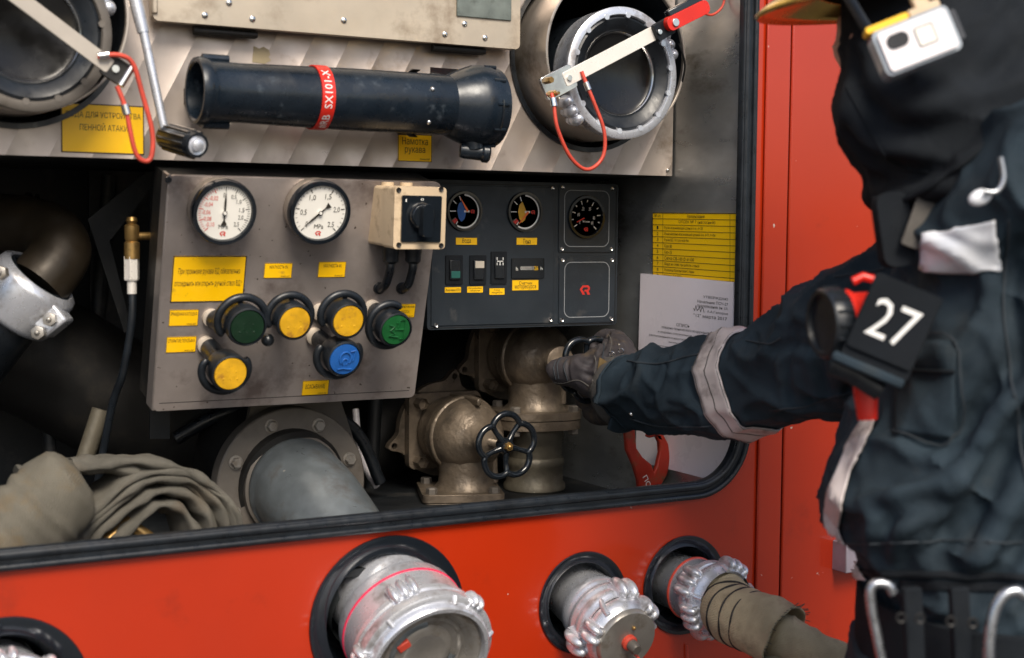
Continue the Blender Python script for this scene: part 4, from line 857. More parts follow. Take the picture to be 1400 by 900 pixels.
# corner outlet at lower left
a, b, r = OUT[3]; f = F0.at(a, b)
lc = thing('corner_outlet_coupling', f.O, 'silver coupling just showing at the lower left corner of the photo', 'hose coupling')
s = MB(); s.lathe(f, [(.058, -.06), (.060, .0), (.062, .03), (.066, .034), (.066, .05), (.060, .054), (.052, .054), (.05, .04), (0, .04)], 56); lugs(s, f, .064, .045, (40, 100, 160), .008, 3); s.out('lug_ring', M['cast'], lc)
# chain/cord under the hose coupling
s = MB(); s.tube([P(940, 882, SK-.004), P(941, 930, SK-.004)], .0014, 6); tag(s.out('hanging_cord', M['cord']), 'thin red cord hanging on the red skin below the hose coupling', 'cord')

# ------------------------------------------------------------------ papers on the side wall
FR = Fr((XW, SK, 1.5), -YA, ZA, -XA)               # u towards the opening, n into the compartment
def sheet(corners, n, mt, name, label, rows, th=.0012):
    a, b, c, d = [V(FR.hit(*q, n)) for q in corners]       # tl tr br bl
    s = MB(); s.plate(FR, [tuple(d), tuple(c), tuple(b), tuple(a)], (), n, n+th)
    o = s.out(name, M[mt], None, 0); tag(o, label, 'sheet')
    def uv(x, y): return a.lerp(b, x).lerp(d.lerp(c, x), y)
    t = MB(); lay2 = MB(); 
    for r in rows:
        if r[0] == 'L':
            p0, p1 = uv(r[1], r[2]), uv(r[3], r[4]); dd = (p1-p0).normalized(); nn = V((-dd.y, dd.x))*r[5]
            t.face([t.b.verts.new(FR.pt(q.x, q.y, n+th+.0004)) for q in (p0-nn, p1-nn, p1+nn, p0+nn)])
        else:
            txt, x0, x1, y0, y1 = r; p0, p1, p2 = uv(x0, y1), uv(x1, y1), uv(x0, y0); e1 = p1-p0; e2 = p2-p0
            g = Fr(FR.pt(p0.x, p0.y), FR.U*e1.x+FR.W*e1.y, FR.U*e2.x+FR.W*e2.y, FR.N); t.text(g, txt, 0, e1.length, 0, e2.length, n+th+.0004)
    if t.b.verts:
        me = t.out('lettering', M['ink'], o, 0, norm=False)
    return o
rows = [('L', 0, y/10.5, 1, y/10.5, .0004) for y in range(1, 11)]+[('L', .13, 0, .13, 1, .0004), ('L', .90, 0, .90, 1, .0004), ('L', 0, .004, 1, .004, .0006), ('L', .004, 0, .004, 1, .0006)]
rows += [('№ п/п', .03, .10, .025, .072), ('Наименование', .42, .62, .022, .075), ('ОТСЕК № 7 (насосный)', .32, .74, .112, .172)]
for i, (t_, w_) in enumerate((('Рукав всасывающий длиной 4 м. d=125', .60), ('Рукав напорно-всасывающий длиной 4 м. d=77, l=10м', .74), ('Рукав ВД 1.0 с ручкой 4м.', .44), ('Ключ 80', .24), ('Ключ 150', .24), ('Сетка СВ-100 Ø d=100', .50), ('Вёдра на сливе при работе с пеной', .56), ('Рукавица брезентовая 2 пары', .50), ('Веревка Л-30 (ВПС)', .36))):
    y = (i+2)/10.5; rows.append((t_, .15, w_, y+.020, y+.075)); rows.append((str(i+1), .055, .075, y+.02, y+.07))
sheet(((893, 291), (1012, 292), (1012, 386), (893, 376)), .001, 'yellowsheet', 'yellow_inventory_sheet', 'yellow ruled inventory sheet on the side wall above the white paper', rows)
rows = [('УТВЕРЖДАЮ', .70, .95, .080, .095), ('Начальник ПСЧ-27', .64, .95, .104, .119), ('подполковник вн. сл.', .64, .95, .128, .143), ('А.А.Гапоров', .74, .95, .152, .167), ('"12" марта 2017', .60, .94, .176, .196),
    ('ОПИСЬ', .42, .56, .236, .252), ('пожарно-технического вооружения', .26, .76, .262, .276), ('и аварийно-спасательного оборудования,', .22, .80, .286, .300), ('расположенного в насосном отсеке АЦ 2,0-40-1 896 УУ 190', .12, .94, .310, .324), ('(наименование, гос. номер и пр.)', .34, .70, .335, .344)]
rows += [('L', .12, .365, .95, .365, .0003), ('L', .12, .365, .12, .75, .0003), ('L', .19, .365, .19, .75, .0003), ('L', .95, .365, .95, .75, .0003)]+[('L', .12, .365+.028*k, .95, .365+.028*k, .0003) for k in range(1, 14)]
rows += [('Наименование ПТВ и АСО', .32, .62, .372, .386), ('Кол-во', .80, .90, .372, .386), ('№', .14, .17, .372, .386)]+[(t_, .22, .22+.04*len(t_)*.45, .372+.028*(k+1), .386+.028*(k+1)) for k, t_ in enumerate(('Рукав всасывающий d=125', 'Рукав напорный d=77', 'Ключ 80', 'Ключ 150', 'Сетка СВ-100', 'Переходник 80х50'))]
random.seed(5)
sg = [(.60+.11*i/9, .150+.016*math.sin(i*2.3)) for i in range(10)]; rows += [('L', *sg[i], *sg[i+1], .0006) for i in range(9)]
ps = sheet(((877, 374), (1004, 386), (1004, 664), (870, 630)), .0045, 'paper', 'white_inventory_sheet', 'white printed inventory sheet in a sleeve on the side wall behind the sleeve arm', rows, .002)

# ------------------------------------------------------------------ red hose wrench hanging by the side wall
YWr = 1.93; wr = thing('hose_wrench', P(880, 660, YWr), 'chipped red hooked hose wrench standing before the white sheet', 'wrench')
def outl(pts, f, n0, n1, name, mt, par, bev=.002):
    s = MB(); L = [f.hit(x, y) for x, y in pts]; ar = sum(L[i][0]*L[(i+1) % len(L)][1]-L[(i+1) % len(L)][0]*L[i][1] for i in range(len(L)))
    if ar < 0: L = L[::-1]
    s.plate(f, L, (), n0, n1); return s.out(name, M[mt], par, 30, bev=bev)
o = outl([(851, 560), (862, 560), (864, 590), (866, 612), (874, 624), (886, 634), (890, 646), (894, 636), (898, 618), (897, 604), (893, 596), (884, 598), (880, 596), (884, 590), (894, 588), (903, 594), (909, 606), (912, 625), (908, 648), (900, 662), (897, 675), (870, 675), (868, 655), (862, 635), (853, 615), (851, 590)], wall(YWr), 0, .010, 'wrench_body', 'redpaintold', wr, .0025)
s = MB(); f = wall(YWr).px(879, 657).rot(R(-62)); s.text(f, 'ПС', -.010, .010, -.004, .005, .0106); s.out('lettering', M['white'], o, 0)
s = MB(); a, b = wall(YWr).hit(884, 676); s.box(wall(YWr), a-.035, a+.035, b-.03, b+.003, -.012, .02); s.out('wrench_holder', M['dark'], wr, 30, bev=.002)

# ------------------------------------------------------------------ the firefighter
def bake(s, voxel, smooth=6, post=None):
    me = bpy.data.meshes.new('tmp'); bmesh.ops.recalc_face_normals(s.b, faces=s.b.faces); s.b.to_mesh(me); s.b.free()
    o = bpy.data.objects.new('tmp', me); COL.objects.link(o)
    r = o.modifiers.new('r', 'REMESH'); r.mode = 'VOXEL'; r.voxel_size = voxel
    k = o.modifiers.new('s', 'SMOOTH'); k.iterations = smooth; k.factor = .5
    dg = bpy.context.evaluated_depsgraph_get(); m2 = bpy.data.meshes.new_from_object(o.evaluated_get(dg)); bpy.data.objects.remove(o)
    out = MB(); out.b.from_mesh(m2); bpy.data.meshes.remove(m2); out.b.normal_update()
    if post:
        d = [(v, post(v.co, v.normal)) for v in out.b.verts]
        for v, q in d: v.co += q
        out.b.normal_update()
    return out
def press(o_, lst):                                # press soft folds into a baked surface along lines lying on it
    T_ = BVHTree.FromBMesh(o_.b); L = []
    for pts, w_, h_ in lst:
        q = []
        for x, y in crv(pts, 4):
            h = T_.ray_cast(CAM, ray(x, y).normalized())
            if h[0] is not None: q.append(h[0])
        if len(q) > 2: L.append((q, w_, h_))
    o_.b.normal_update(); D = []
    for v in o_.b.verts:
        d = 0
        for q, w_, h_ in L:
            n = len(q); best = 9
            for i in range(n-1):
                a, b = q[i], q[i+1]; e = b-a; t = max(0, min(1, (v.co-a).dot(e)/max(1e-9, e.length_squared))); r = (v.co-a-e*t).length
                if r < best: best = r; k = (i+t)/(n-1)
            if best < w_*3.5: g = math.sin(PI*min(1, .08+k*.9))**.6; d += h_*g*(math.exp(-(best/w_)**2) - .45*math.exp(-((best-1.9*w_)/w_)**2))
        D.append((v, d))
    for v, d in D: v.co += v.normal*d
    o_.b.normal_update()
def loft(s, secs, seg=40, n=4):                    # secs: (y px, left px, right px, depth, half depth)
    q = crv(secs, n); rings = []
    for y, xl, xr_, zc, rz in q:
        c = PZ((xl+xr_)/2, y, zc); rx = (xr_-xl)/2*zc/2000
        ax = V((FW.x, FW.y, 0)).normalized(); rr = V((RT.x, RT.y, 0)).normalized()
        rg = []
        for k in range(seg):
            t = 2*PI*k/seg; a, b = math.cos(t), math.sin(t); a = math.copysign(abs(a)**.85, a); b = math.copysign(abs(b)**.85, b)
            rg.append(s.b.verts.new(c+rr*rx*a+ax*rz*b))
        rings.append(rg)
    for A, B in zip(rings, rings[1:]):
        for k in range(seg): s.face((A[k], A[(k+1) % seg], B[(k+1) % seg], B[k]))
    s.face(rings[0][::-1]); s.face(rings[-1])
def limb(s, pts, seg=32):                          # (x, y, depth, radius px)
    q = crv(pts, 6); s.tube([PZ(x, y, z) for x, y, z, r in q], [r*z/2000 for x, y, z, r in q], seg)
def px_of(p): d = p-CAM; z = d.dot(FW); return V((700+2000*d.dot(RT)/z, 450-2000*d.dot(UP)/z))
def creases(lst, amp=1):                                  # valleys and ridges of cloth laid on the body: (p0, p1, width m, depth m)
    def fn(co, no):
        d = 0
        for a, b, w_, h_ in lst:
            t = max(0, min(1, (co-a).dot(b-a)/(b-a).length_squared)); q = a.lerp(b, t); r = (co-q).length
            if r < w_*4: d += h_*math.exp(-(r/w_)**2)*(math.sin(PI*min(1, max(.0, .15+.7*t))))
        q = V((co.x*5+co.z*6, co.y*6, co.z*9-co.x*7)); r1 = 1-min(1, abs(noise.noise(q*1.1))*3.2); r2 = 1-min(1, abs(noise.noise(co*17+V((3, 1, 2))))*3.0)
        d += noise.noise(co*8)*.007 + r1*r1*.0130 + r2*r2*.0048 - .006 + noise.noise(co*55)*.0008
        return no*d*amp
    return fn
ZC = 1.64
per = thing('person', PZ(1340, 900, ZC)*1.0, 'firefighter in dark turnout gear and gold helmet reaching a gloved hand to the valve', 'person')
per.location.z = 0
b = MB()
loft(b, [(1500, 1215, 1480, 1.70, .15), (1150, 1185, 1490, 1.66, .17), (960, 1162, 1500, 1.64, .165), (905, 1166, 1505, 1.63, .165), (870, 1196, 1505, 1.62, .165), (800, 1192, 1515, 1.62, .165), (752, 1160, 1530, 1.62, .17), (700, 1128, 1545, 1.62, .175), (645, 1132, 1560, 1.62, .18), (580, 1172, 1570, 1.62, .185), (500, 1200, 1580, 1.62, .19), (420, 1212, 1580, 1.63, .19), (350, 1225, 1560, 1.64, .18), (300, 1250, 1520, 1.66, .13), (250, 1285, 1440, 1.68, .075), (120, 1270, 1430, 1.68, .065)])
limb(b, [(1330, 420, 1.74, 95), (1250, 420, 1.76, 96), (1195, 442, 1.80, 100), (1150, 472, 1.85, 94), (1100, 500, 1.92, 80), (1050, 520, 1.98, 72), (1000, 529, 2.04, 69), (930, 531, 2.13, 61), (880, 531, 2.20, 53), (850, 530, 2.24, 48)])
limb(b, [(1275, 350, 1.54, 52), (1330, 305, 1.50, 66), (1400, 245, 1.47, 88), (1480, 190, 1.47, 105)])
limb(b, [(1500, 400, 1.52, 110), (1530, 560, 1.48, 95), (1545, 720, 1.46, 85), (1560, 900, 1.46, 75), (1580, 1080, 1.46, 60)])
limb(b, [(1290, 1400, 1.75, 110), (1290, 1900, 1.78, 95), (1300, 2500, 1.80, 70)]); limb(b, [(1420, 1400, 1.60, 110), (1420, 1900, 1.60, 95), (1420, 2500, 1.60, 70)])
hc_ = PZ(1290, 20, 1.68); hf = Fr(hc_, V((RT.x, RT.y, 0)), ZA); b.ball(hc_, .10, 28, (1.0, 1.25, 1), hf)
b.ball(hf.pt(-.07, -.06, .0), .05, 18, (1, 1.1, 1), hf); b.ball(hf.pt(-.108, -.015, .0), .016, 12, (1, 1.4, 1), hf); b.ball(hf.pt(-.095, -.055, .0), .018, 12, (1, .6, 1.2), hf)   # jaw, nose, mouth
for sy in (-1, 1): b.ball(hf.pt(-.085, .015, .035*sy), .012, 10, None or (1, 1, 1), hf); b.ball(hf.pt(.015, -.005, .095*sy), .022, 12, (.7, 1.3, .5), hf)
C_ = lambda x0, y0, z0, x1, y1, z1, w_, h_: (PZ(x0, y0, z0), PZ(x1, y1, z1), w_, h_)
ZF = 1.46
cl = [C_(1215, 640, ZF+.05, 1320, 575, ZF, .016, -.010), C_(1405, 560, ZF, 1270, 760, ZF, .020, -.016), C_(1405, 640, ZF, 1300, 700, ZF, .02, .010), C_(1250, 790, ZF, 1290, 690, ZF, .014, -.012), C_(1230, 800, ZF, 1210, 700, ZF+.03, .014, -.010), C_(1330, 810, ZF, 1440, 640, ZF, .02, -.012),
      C_(1180, 690, ZF+.04, 1250, 650, ZF, .02, .010), C_(1200, 745, ZF+.04, 1270, 715, ZF, .018, .008), C_(1400, 700, ZF, 1330, 770, ZF, .016, .008), C_(1290, 600, ZF, 1400, 500, ZF, .02, -.008), C_(1240, 470, ZF, 1250, 620, ZF, .008, -.003),
      # sleeve folds
      C_(1120, 430, 1.84, 1110, 560, 1.83, .010, -.008), C_(1085, 440, 1.86, 1068, 520, 1.86, .008, -.005), C_(1150, 430, 1.78, 1160, 560, 1.78, .012, -.008), C_(1120, 560, 1.86, 1060, 575, 1.92, .010, -.007), C_(960, 480, 2.05, 945, 540, 2.05, .008, -.005), C_(945, 540, 2.05, 975, 580, 2.03, .008, -.005), C_(905, 485, 2.1, 890, 520, 2.12, .007, .004), C_(900, 560, 2.1, 960, 570, 2.05, .008, -.004),
      C_(1210, 350, 1.68, 1190, 400, 1.70, .012, -.007), C_(1160, 385, 1.74, 1200, 390, 1.7, .008, .005)]
body = bake(b, .0052, 6, creases([(a, c, w_, h_*2.1) for a, c, w_, h_ in cl]))
press(body, [([(1405, 565), (1360, 640), (1300, 730), (1262, 775)], .013, -.015), ([(1400, 640), (1350, 690), (1310, 760), (1300, 790)], .011, -.012), ([(1180, 660), (1230, 655), (1290, 630), (1340, 590)], .012, -.010), ([(1205, 760), (1215, 715), (1250, 690), (1300, 680)], .010, -.010),
    ([(1235, 780), (1245, 740), (1270, 715)], .009, -.009), ([(1400, 470), (1350, 540), (1310, 600)], .012, -.009), ([(1160, 720), (1190, 700), (1215, 690)], .009, -.007), ([(1400, 730), (1370, 780)], .010, -.009), ([(1390, 330), (1385, 420), (1395, 520)], .010, -.009),
    ([(1130, 440), (1120, 490), (1135, 550)], .009, -.008), ([(1092, 450), (1075, 500), (1085, 560)], .008, -.006), ([(1165, 400), (1150, 450), (1160, 520)], .010, -.008), ([(955, 482), (940, 520), (965, 565)], .007, -.005), ([(915, 490), (905, 520), (890, 545)], .006, -.004), ([(880, 560), (930, 572), (975, 560)], .007, -.004), ([(1060, 480), (1090, 470), (1120, 480)], .007, -.005)])
bo = body.out('body', M['fabric'], per, 0); 
for p in bo.data.polygons: p.use_smooth = True
bo.data.materials.append(M['skin']); hz0 = PZ(1300, 150, 1.68).z
for p in bo.data.polygons:
    c = p.center+per.location
    if c.z > hz0 and (c-hf.O).length < .18: p.material_index = 1
bmt = bmesh.new(); bmt.from_mesh(bo.data); bmesh.ops.translate(bmt, verts=bmt.verts, vec=per.location); BV = BVHTree.FromBMesh(bmt)
def drape(quad, mt, name, par, off=.0025, nx=16, ny=16, th=.002, label=None):   # a patch of cloth lying on the jacket; corners tl tr br bl
    s = MB(); G = []
    for j in range(ny+1):
        row = []
        for i in range(nx+1):
            a = V(quad[0]).lerp(V(quad[1]), i/nx); c = V(quad[3]).lerp(V(quad[2]), i/nx); q = a.lerp(c, j/ny)
            h = BV.ray_cast(CAM, ray(q.x, q.y).normalized())
            row.append(s.b.verts.new(h[0]+h[1]*off) if h[0] is not None else None)
        G.append(row)
    for j in range(ny):
        for i in range(nx):
            k = (G[j][i], G[j][i+1], G[j+1][i+1], G[j+1][i])
            if all(k): s.face(k)
    for v in [v for v in s.b.verts if not v.link_faces]: s.b.verts.remove(v)
    o = s.out(name, M[mt], par, 60, label=label); so_ = o.modifiers.new('t', 'SOLIDIFY'); so_.thickness = th; so_.offset = 1; return o
def wrap(c0, c1, rows, mt, name, par, off=.0022, th=.0016, seg=72):  # a band right round a limb between two centres
    s = MB(); ax = (c1-c0).normalized(); f = axis(c0, ax); L = (c1-c0).length; R_ = []
    for j in range(rows+1):
        rg = []
        for k in range(seg):
            a = 2*PI*k/seg; o_ = f.pt(0, 0, L*j/rows); d = f.U*math.cos(a)+f.W*math.sin(a); h = BV.ray_cast(o_, d, .3)
            rg.append(s.b.verts.new(h[0]+d*off if h[0] is not None else o_+d*.07))
        R_.append(rg)
    for A, B in zip(R_, R_[1:]):
        for k in range(seg): s.face((A[k], A[(k+1) % seg], B[(k+1) % seg], B[k]))
    o = s.out(name, M[mt], par, 60); so_ = o.modifiers.new('t', 'SOLIDIFY'); so_.thickness = th; so_.offset = 1; return o
wrap(PZ(1004, 534, 2.035), PZ(1036, 518, 1.995), 6, 'reflective', 'sleeve_band', per)
for q0, q1 in ((.46, .50), (.04, .06), (.94, .96)): wrap(PZ(1004, 534, 2.035).lerp(PZ(1036, 518, 1.995), q0), PZ(1004, 534, 2.035).lerp(PZ(1036, 518, 1.995), q1), 1, 'knit', 'band_stitching', per, .0036, .0005)
wrap(PZ(850, 530, 2.24), PZ(857, 530, 2.232), 2, 'fabric', 'cuff_hem', per, .003, .002)
drape([(1262, 322), (1362, 300), (1366, 372), (1260, 370)], 'tape', 'shoulder_patch', per, .004)
def strip(rows, mt, name, par, off=.004, nx=10):
    s = MB(); G = []
    for y, xl, xr_ in crv(rows, 8):
        row = []
        for i in range(nx+1):
            h = BV.ray_cast(CAM, ray(xl+(xr_-xl)*i/nx, y).normalized()); row.append(s.b.verts.new(h[0]+h[1]*off) if h[0] is not None and dep(h[0]) < 1.75 else None)
        G.append(row)
    for j in range(len(G)-1):
        for i in range(nx):
            k = (G[j][i], G[j][i+1], G[j+1][i+1], G[j+1][i])
            if all(k): s.face(k)
    for v in [v for v in s.b.verts if not v.link_faces]: s.b.verts.remove(v)
    o = s.out(name, M[mt], par, 60); so_ = o.modifiers.new('t', 'SOLIDIFY'); so_.thickness = .002; so_.offset = 1
strip([(574, 1184, 1202), (610, 1162, 1184), (650, 1144, 1166), (690, 1134, 1155), (725, 1133, 1152), (760, 1152, 1167), (795, 1178, 1190)], 'reflective', 'chest_band', per)
drape([(1232, 462), (1308, 470), (1305, 600), (1225, 592)], 'fabric', 'chest_pocket', per, .004, th=.004)
drape([(1230, 792), (1420, 800), (1420, 812), (1230, 804)], 'hood', 'jacket_hem', per, .003)
# seams on the sleeve
def seam(pts, par, r=.0011, mt='fabric', off=.001):
    q = []
    for x, y in crv(pts, 8):
        h = BV.ray_cast(CAM, ray(x, y).normalized())
        if h[0] is not None: q.append(h[0]+h[1]*off)
    s = MB(); s.tube(q, r, 6); s.out('seam', M[mt], par)
M['thread'] = mat('grey_thread', (.022, .030, .038), .8)
seam([(858, 494), (900, 498), (940, 488), (972, 482)], per, .0014, 'thread'); seam([(862, 572), (900, 582), (960, 583), (1000, 578)], per, .0012, 'thread'); seam([(1052, 560), (1100, 556), (1130, 545), (1172, 534)], per, .0012, 'thread')
seam([(1140, 378), (1180, 374), (1210, 368)], per, .0014, 'thread'); seam([(1020, 466), (1050, 470), (1068, 462)], per, .0011, 'thread')
# hood and cape under the helmet
b = MB(); loft(b, [(-150, 1200, 1440, 1.68, .10), (-60, 1160, 1490, 1.66, .125), (20, 1154, 1510, 1.65, .13), (70, 1156, 1515, 1.64, .135), (110, 1148, 1515, 1.64, .14), (150, 1137, 1510, 1.63, .145), (185, 1148, 1500, 1.62, .15), (220, 1176, 1475, 1.61, .155), (248, 1194, 1490, 1.61, .16), (266, 1190, 1500, 1.61, .165), (284, 1198, 1510, 1.62, .165), (292, 1215, 1500, 1.63, .15)])
hcr = [C_(1180, 170, 1.5, 1300, 130, 1.48, .02, .010), C_(1215, 215, 1.48, 1340, 165, 1.46, .02, -.012), C_(1215, 262, 1.46, 1330, 235, 1.45, .014, -.008), C_(1300, 120, 1.47, 1420, 60, 1.47, .03, .012), C_(1340, 260, 1.45, 1420, 150, 1.46, .02, -.014), C_(1160, 100, 1.55, 1200, 160, 1.5, .015, -.006), C_(1380, 250, 1.44, 1420, 190, 1.44, .015, .012)]
hd = bake(b, .006, 5, creases([(a, c, w_, h_*3.2) for a, c, w_, h_ in hcr], .5)); press(hd, [([(1165, 140), (1220, 175), (1290, 178), (1385, 110)], .014, -.014), ([(1158, 180), (1210, 222), (1280, 220), (1390, 140)], .012, -.013), ([(1195, 240), (1240, 250), (1300, 225)], .009, -.009), ([(1170, 80), (1180, 130), (1215, 150)], .010, -.008), ([(1330, 110), (1370, 90), (1400, 50)], .012, -.010)]); ho_ = hd.out('hood', M['hood'], per, 0)
for p in ho_.data.polygons: p.use_smooth = True
bmt = bmesh.new(); bmt.from_mesh(ho_.data); bmesh.ops.translate(bmt, verts=bmt.verts, vec=per.location); BH = BVHTree.FromBMesh(bmt)
s = MB(); b_ = PZ(1169, 74, 1.63); s.ball(b_, .016, 16, (.55, 1.7, 1.0), hf); 
s.out('cheek', M['skin'], per)
def edge(BVx, pts, r_, mt, name, par, off=.0015, zmax=1.8, flat=None):
    q = []
    for x, y in crv(pts, 8):
        h = BVx.ray_cast(CAM, ray(x, y).normalized())
        if h[0] is not None and dep(h[0]) < zmax: q.append(h[0]+h[1]*off)
    if len(q) > 2: s = MB(); s.tube(q, r_, 8); s.out(name, M[mt], par)
edge(BH, [(1196, 270), (1225, 276), (1262, 262), (1300, 236), (1345, 200), (1398, 148)], .0035, 'hood', 'hood_hem', per)
edge(BH, [(1158, 120), (1190, 180), (1225, 225), (1270, 235)], .0010, 'hood', 'hood_seam', per)
edge(BV, [(1232, 462), (1308, 470), (1305, 600), (1225, 592)], .0010, 'thread', 'pocket_seam', per, .005)
edge(BV, [(1232, 500), (1306, 508)], .0022, 'hood', 'pocket_flap_edge', per, .006)
edge(BV, [(1150, 745), (1250, 740), (1400, 742)], .0010, 'thread', 'waist_seam', per, .002); edge(BV, [(1175, 782), (1290, 786), (1410, 790)], .004, 'hood', 'waist_cord', per, .002)
edge(BV, [(1380, 300), (1370, 420), (1390, 560), (1410, 700)], .0012, 'thread', 'sleeve_join', per, .002)
# gold helmet: dome and peak
hh = Fr(PZ(1283, -46, 1.66), V((RT.x, RT.y, 0)), V((0, 0, 1))); s = MB()
s.lathe(Fr(hh.O, hh.U, V((FW.x, FW.y, 0)), ZA), [(0, .145), (.05, .138), (.10, .108), (.125, .06), (.130, 0), (.128, -.03), (.124, -.03), (.120, .05), (.09, .10), (0, .135)], 56, sx=1.08); s.out('helmet_shell', M['gold'], per, 60)
s = MB(); n = 18; G = []
for j in range(9):
    row = []
    for i in range(n+1):
        a = R(-80+160*i/n); t = j/8; r0, r1 = .115, .115+.080*math.cos(a*.95)**.6*1.0
        rr = r0+(r1-r0)*t; u = -math.cos(a)*rr*1.05; d_ = math.sin(a)*rr*.92
        row.append(s.b.verts.new(hh.O+hh.U*u+V((FW.x, FW.y, 0)).normalized()*d_+ZA*(-.008-.050*t**1.5+.016*math.sin(a)**2)))
    G.append(row)
for j in range(8):
    for i in range(n): s.face((G[j][i], G[j][i+1], G[j+1][i+1], G[j+1][i]))
o = s.out('helmet_peak', M['gold'], per, 60); so_ = o.modifiers.new('t', 'SOLIDIFY'); so_.thickness = .005; so_.offset = 0

# gloved right hand gripping the upper handwheel: thumb and index lie in front, fingers close behind the rim
b = MB(); G_ = lambda pts, seg=18: limb(b, pts, seg)
G_([(858, 530, 2.255, 40), (842, 522, 2.27, 40), (828, 510, 2.29, 38), (822, 500, 2.31, 34)], 28)             # wrist and palm
G_([(848, 512, 2.30, 32), (845, 490, 2.325, 28), (842, 476, 2.35, 22)], 24)                                    # back of the hand
G_([(848, 480, 2.335, 21), (843, 466, 2.375, 15), (830, 462, 2.40, 13), (818, 470, 2.415, 11.5), (812, 482, 2.41, 10.5)])   # index bent over the rim
G_([(850, 492, 2.345, 18), (844, 486, 2.39, 14), (830, 486, 2.42, 12.5), (820, 494, 2.42, 11)])             # middle
G_([(842, 535, 2.31, 22), (826, 550, 2.35, 16), (808, 551, 2.38, 14.5), (795, 544, 2.40, 13)])              # ring
G_([(838, 545, 2.30, 20), (830, 566, 2.335, 16), (815, 567, 2.37, 14), (804, 560, 2.385, 12)])               # little
G_([(840, 528, 2.275, 33), (820, 518, 2.28, 31), (800, 510, 2.29, 28), (782, 508, 2.30, 22), (764, 509, 2.31, 19.5), (754, 514, 2.315, 15)])   # thumb
def gpost(co, no): return no*(noise.noise(co*45)*.0016+noise.noise(co*110)*.0007)
gl = bake(b, .0026, 4, gpost); press(gl, [([(832, 456), (828, 470), (818, 488)], .0035, -.0045), ([(824, 487), (840, 492), (856, 488)], .004, -.004), ([(790, 493), (805, 500), (812, 492)], .004, -.003), ([(778, 492), (776, 506), (780, 522)], .003, -.002), ([(812, 530), (826, 536), (840, 548)], .004, -.005), ([(820, 552), (832, 556), (846, 560)], .0035, -.004), ([(842, 462), (852, 476), (850, 490)], .0035, -.003), ([(800, 512), (815, 516), (828, 510)], .004, -.003)]); go_ = gl.out('glove', M['glove'], per, 0)
for p in go_.data.polygons: p.use_smooth = True
bmt = bmesh.new(); bmt.from_mesh(go_.data); bmesh.ops.translate(bmt, verts=bmt.verts, vec=per.location); BG = BVHTree.FromBMesh(bmt)
def gseam(pts, r, mt, name='glove_seam', off=.0004):
    q = []
    for x, y in crv(pts, 8):
        h = BG.ray_cast(CAM, ray(x, y).normalized())
        if h[0] is not None and abs(dep(h[0])-2.3) < .12: q.append(h[0]+h[1]*off)
    if len(q) > 2: s = MB(); s.tube(q, r, 6); s.out(name, M[mt], go_)
gseam([(813, 487), (815, 498), (812, 515), (806, 540)], .0010, 'knit'); gseam([(752, 522), (770, 524), (790, 520), (805, 528)], .0009, 'knit')
gseam([(766, 490), (762, 500), (764, 518)], .0009, 'thread'); gseam([(760, 494), (757, 504), (760, 519)], .0009, 'thread'); gseam([(833, 458), (836, 470), (832, 485)], .0009, 'knit'); gseam([(775, 492), (771, 502), (776, 520)], .0009, 'thread')
gseam([(826, 470), (824, 488), (818, 500)], .0009, 'thread')
def gpatch(quad, mt, name, nx=10, ny=10, off=.0012):
    s = MB(); G = []
    for j in range(ny+1):
        row = []
        for i in range(nx+1):
            a = V(quad[0]).lerp(V(quad[1]), i/nx); c = V(quad[3]).lerp(V(quad[2]), i/nx); q = a.lerp(c, j/ny); h = BG.ray_cast(CAM, ray(q.x, q.y).normalized())
            row.append(s.b.verts.new(h[0]+h[1]*off) if h[0] is not None and abs(dep(h[0])-2.27) < .14 else None)
        G.append(row)
    for j in range(ny):
        for i in range(nx):
            k = (G[j][i], G[j][i+1], G[j+1][i+1], G[j+1][i])
            if all(k): s.face(k)
    for v in [v for v in s.b.verts if not v.link_faces]: s.b.verts.remove(v)
    o = s.out(name, M[mt], go_, 60); so_ = o.modifiers.new('t', 'SOLIDIFY'); so_.thickness = .0012
gpatch([(820, 490), (832, 496), (830, 545), (812, 540)], 'tan', 'leather_patch')
s = MB(); q = c3([PZ(868, 530, 2.24), PZ(852, 535, 2.25), PZ(838, 545, 2.262)], 6); s.tube([PZ(862, 528, 2.25), PZ(848, 534, 2.262), PZ(836, 538, 2.275), PZ(828, 538, 2.283)], [(.054, .052), (.058, .052), (.052, .046), (.040, .038)], 40); s.out('glove_cuff', M['knit'], go_, 60)
s = MB(); s.tube([PZ(846, 470+i*2, 2.24) for i in range(2)], .002, 8)
for x, y in ((836, 484), (849, 480)): s.lathe(Fr(PZ(x, y, 2.20), RT, UP), [(.0045, 0), (.0035, .001), (.003, 0)], 16)
s.out('snap_ring', M['chrome'], go_)
s = MB(); h = BV.ray_cast(CAM, ray(863, 566).normalized()); s.ball(h[0], .0035, 12) if h[0] is not None else None; s.out('sleeve_snap', M['chrome'], per)

# belt with hooks (waist)
s = MB(); f = Fr(PZ(1350, 850, ZC-.02), V((RT.x, RT.y, 0)), V((FW.x, FW.y, 0)), ZA); pr = []
s.lathe(f, [(.130, -.045), (.1345, -.043), (.1355, 0), (.1345, .030), (.130, .032)], 72, sx=1.04, sy=1.34); belt = s.out('belt', M['hood'], per, 60)
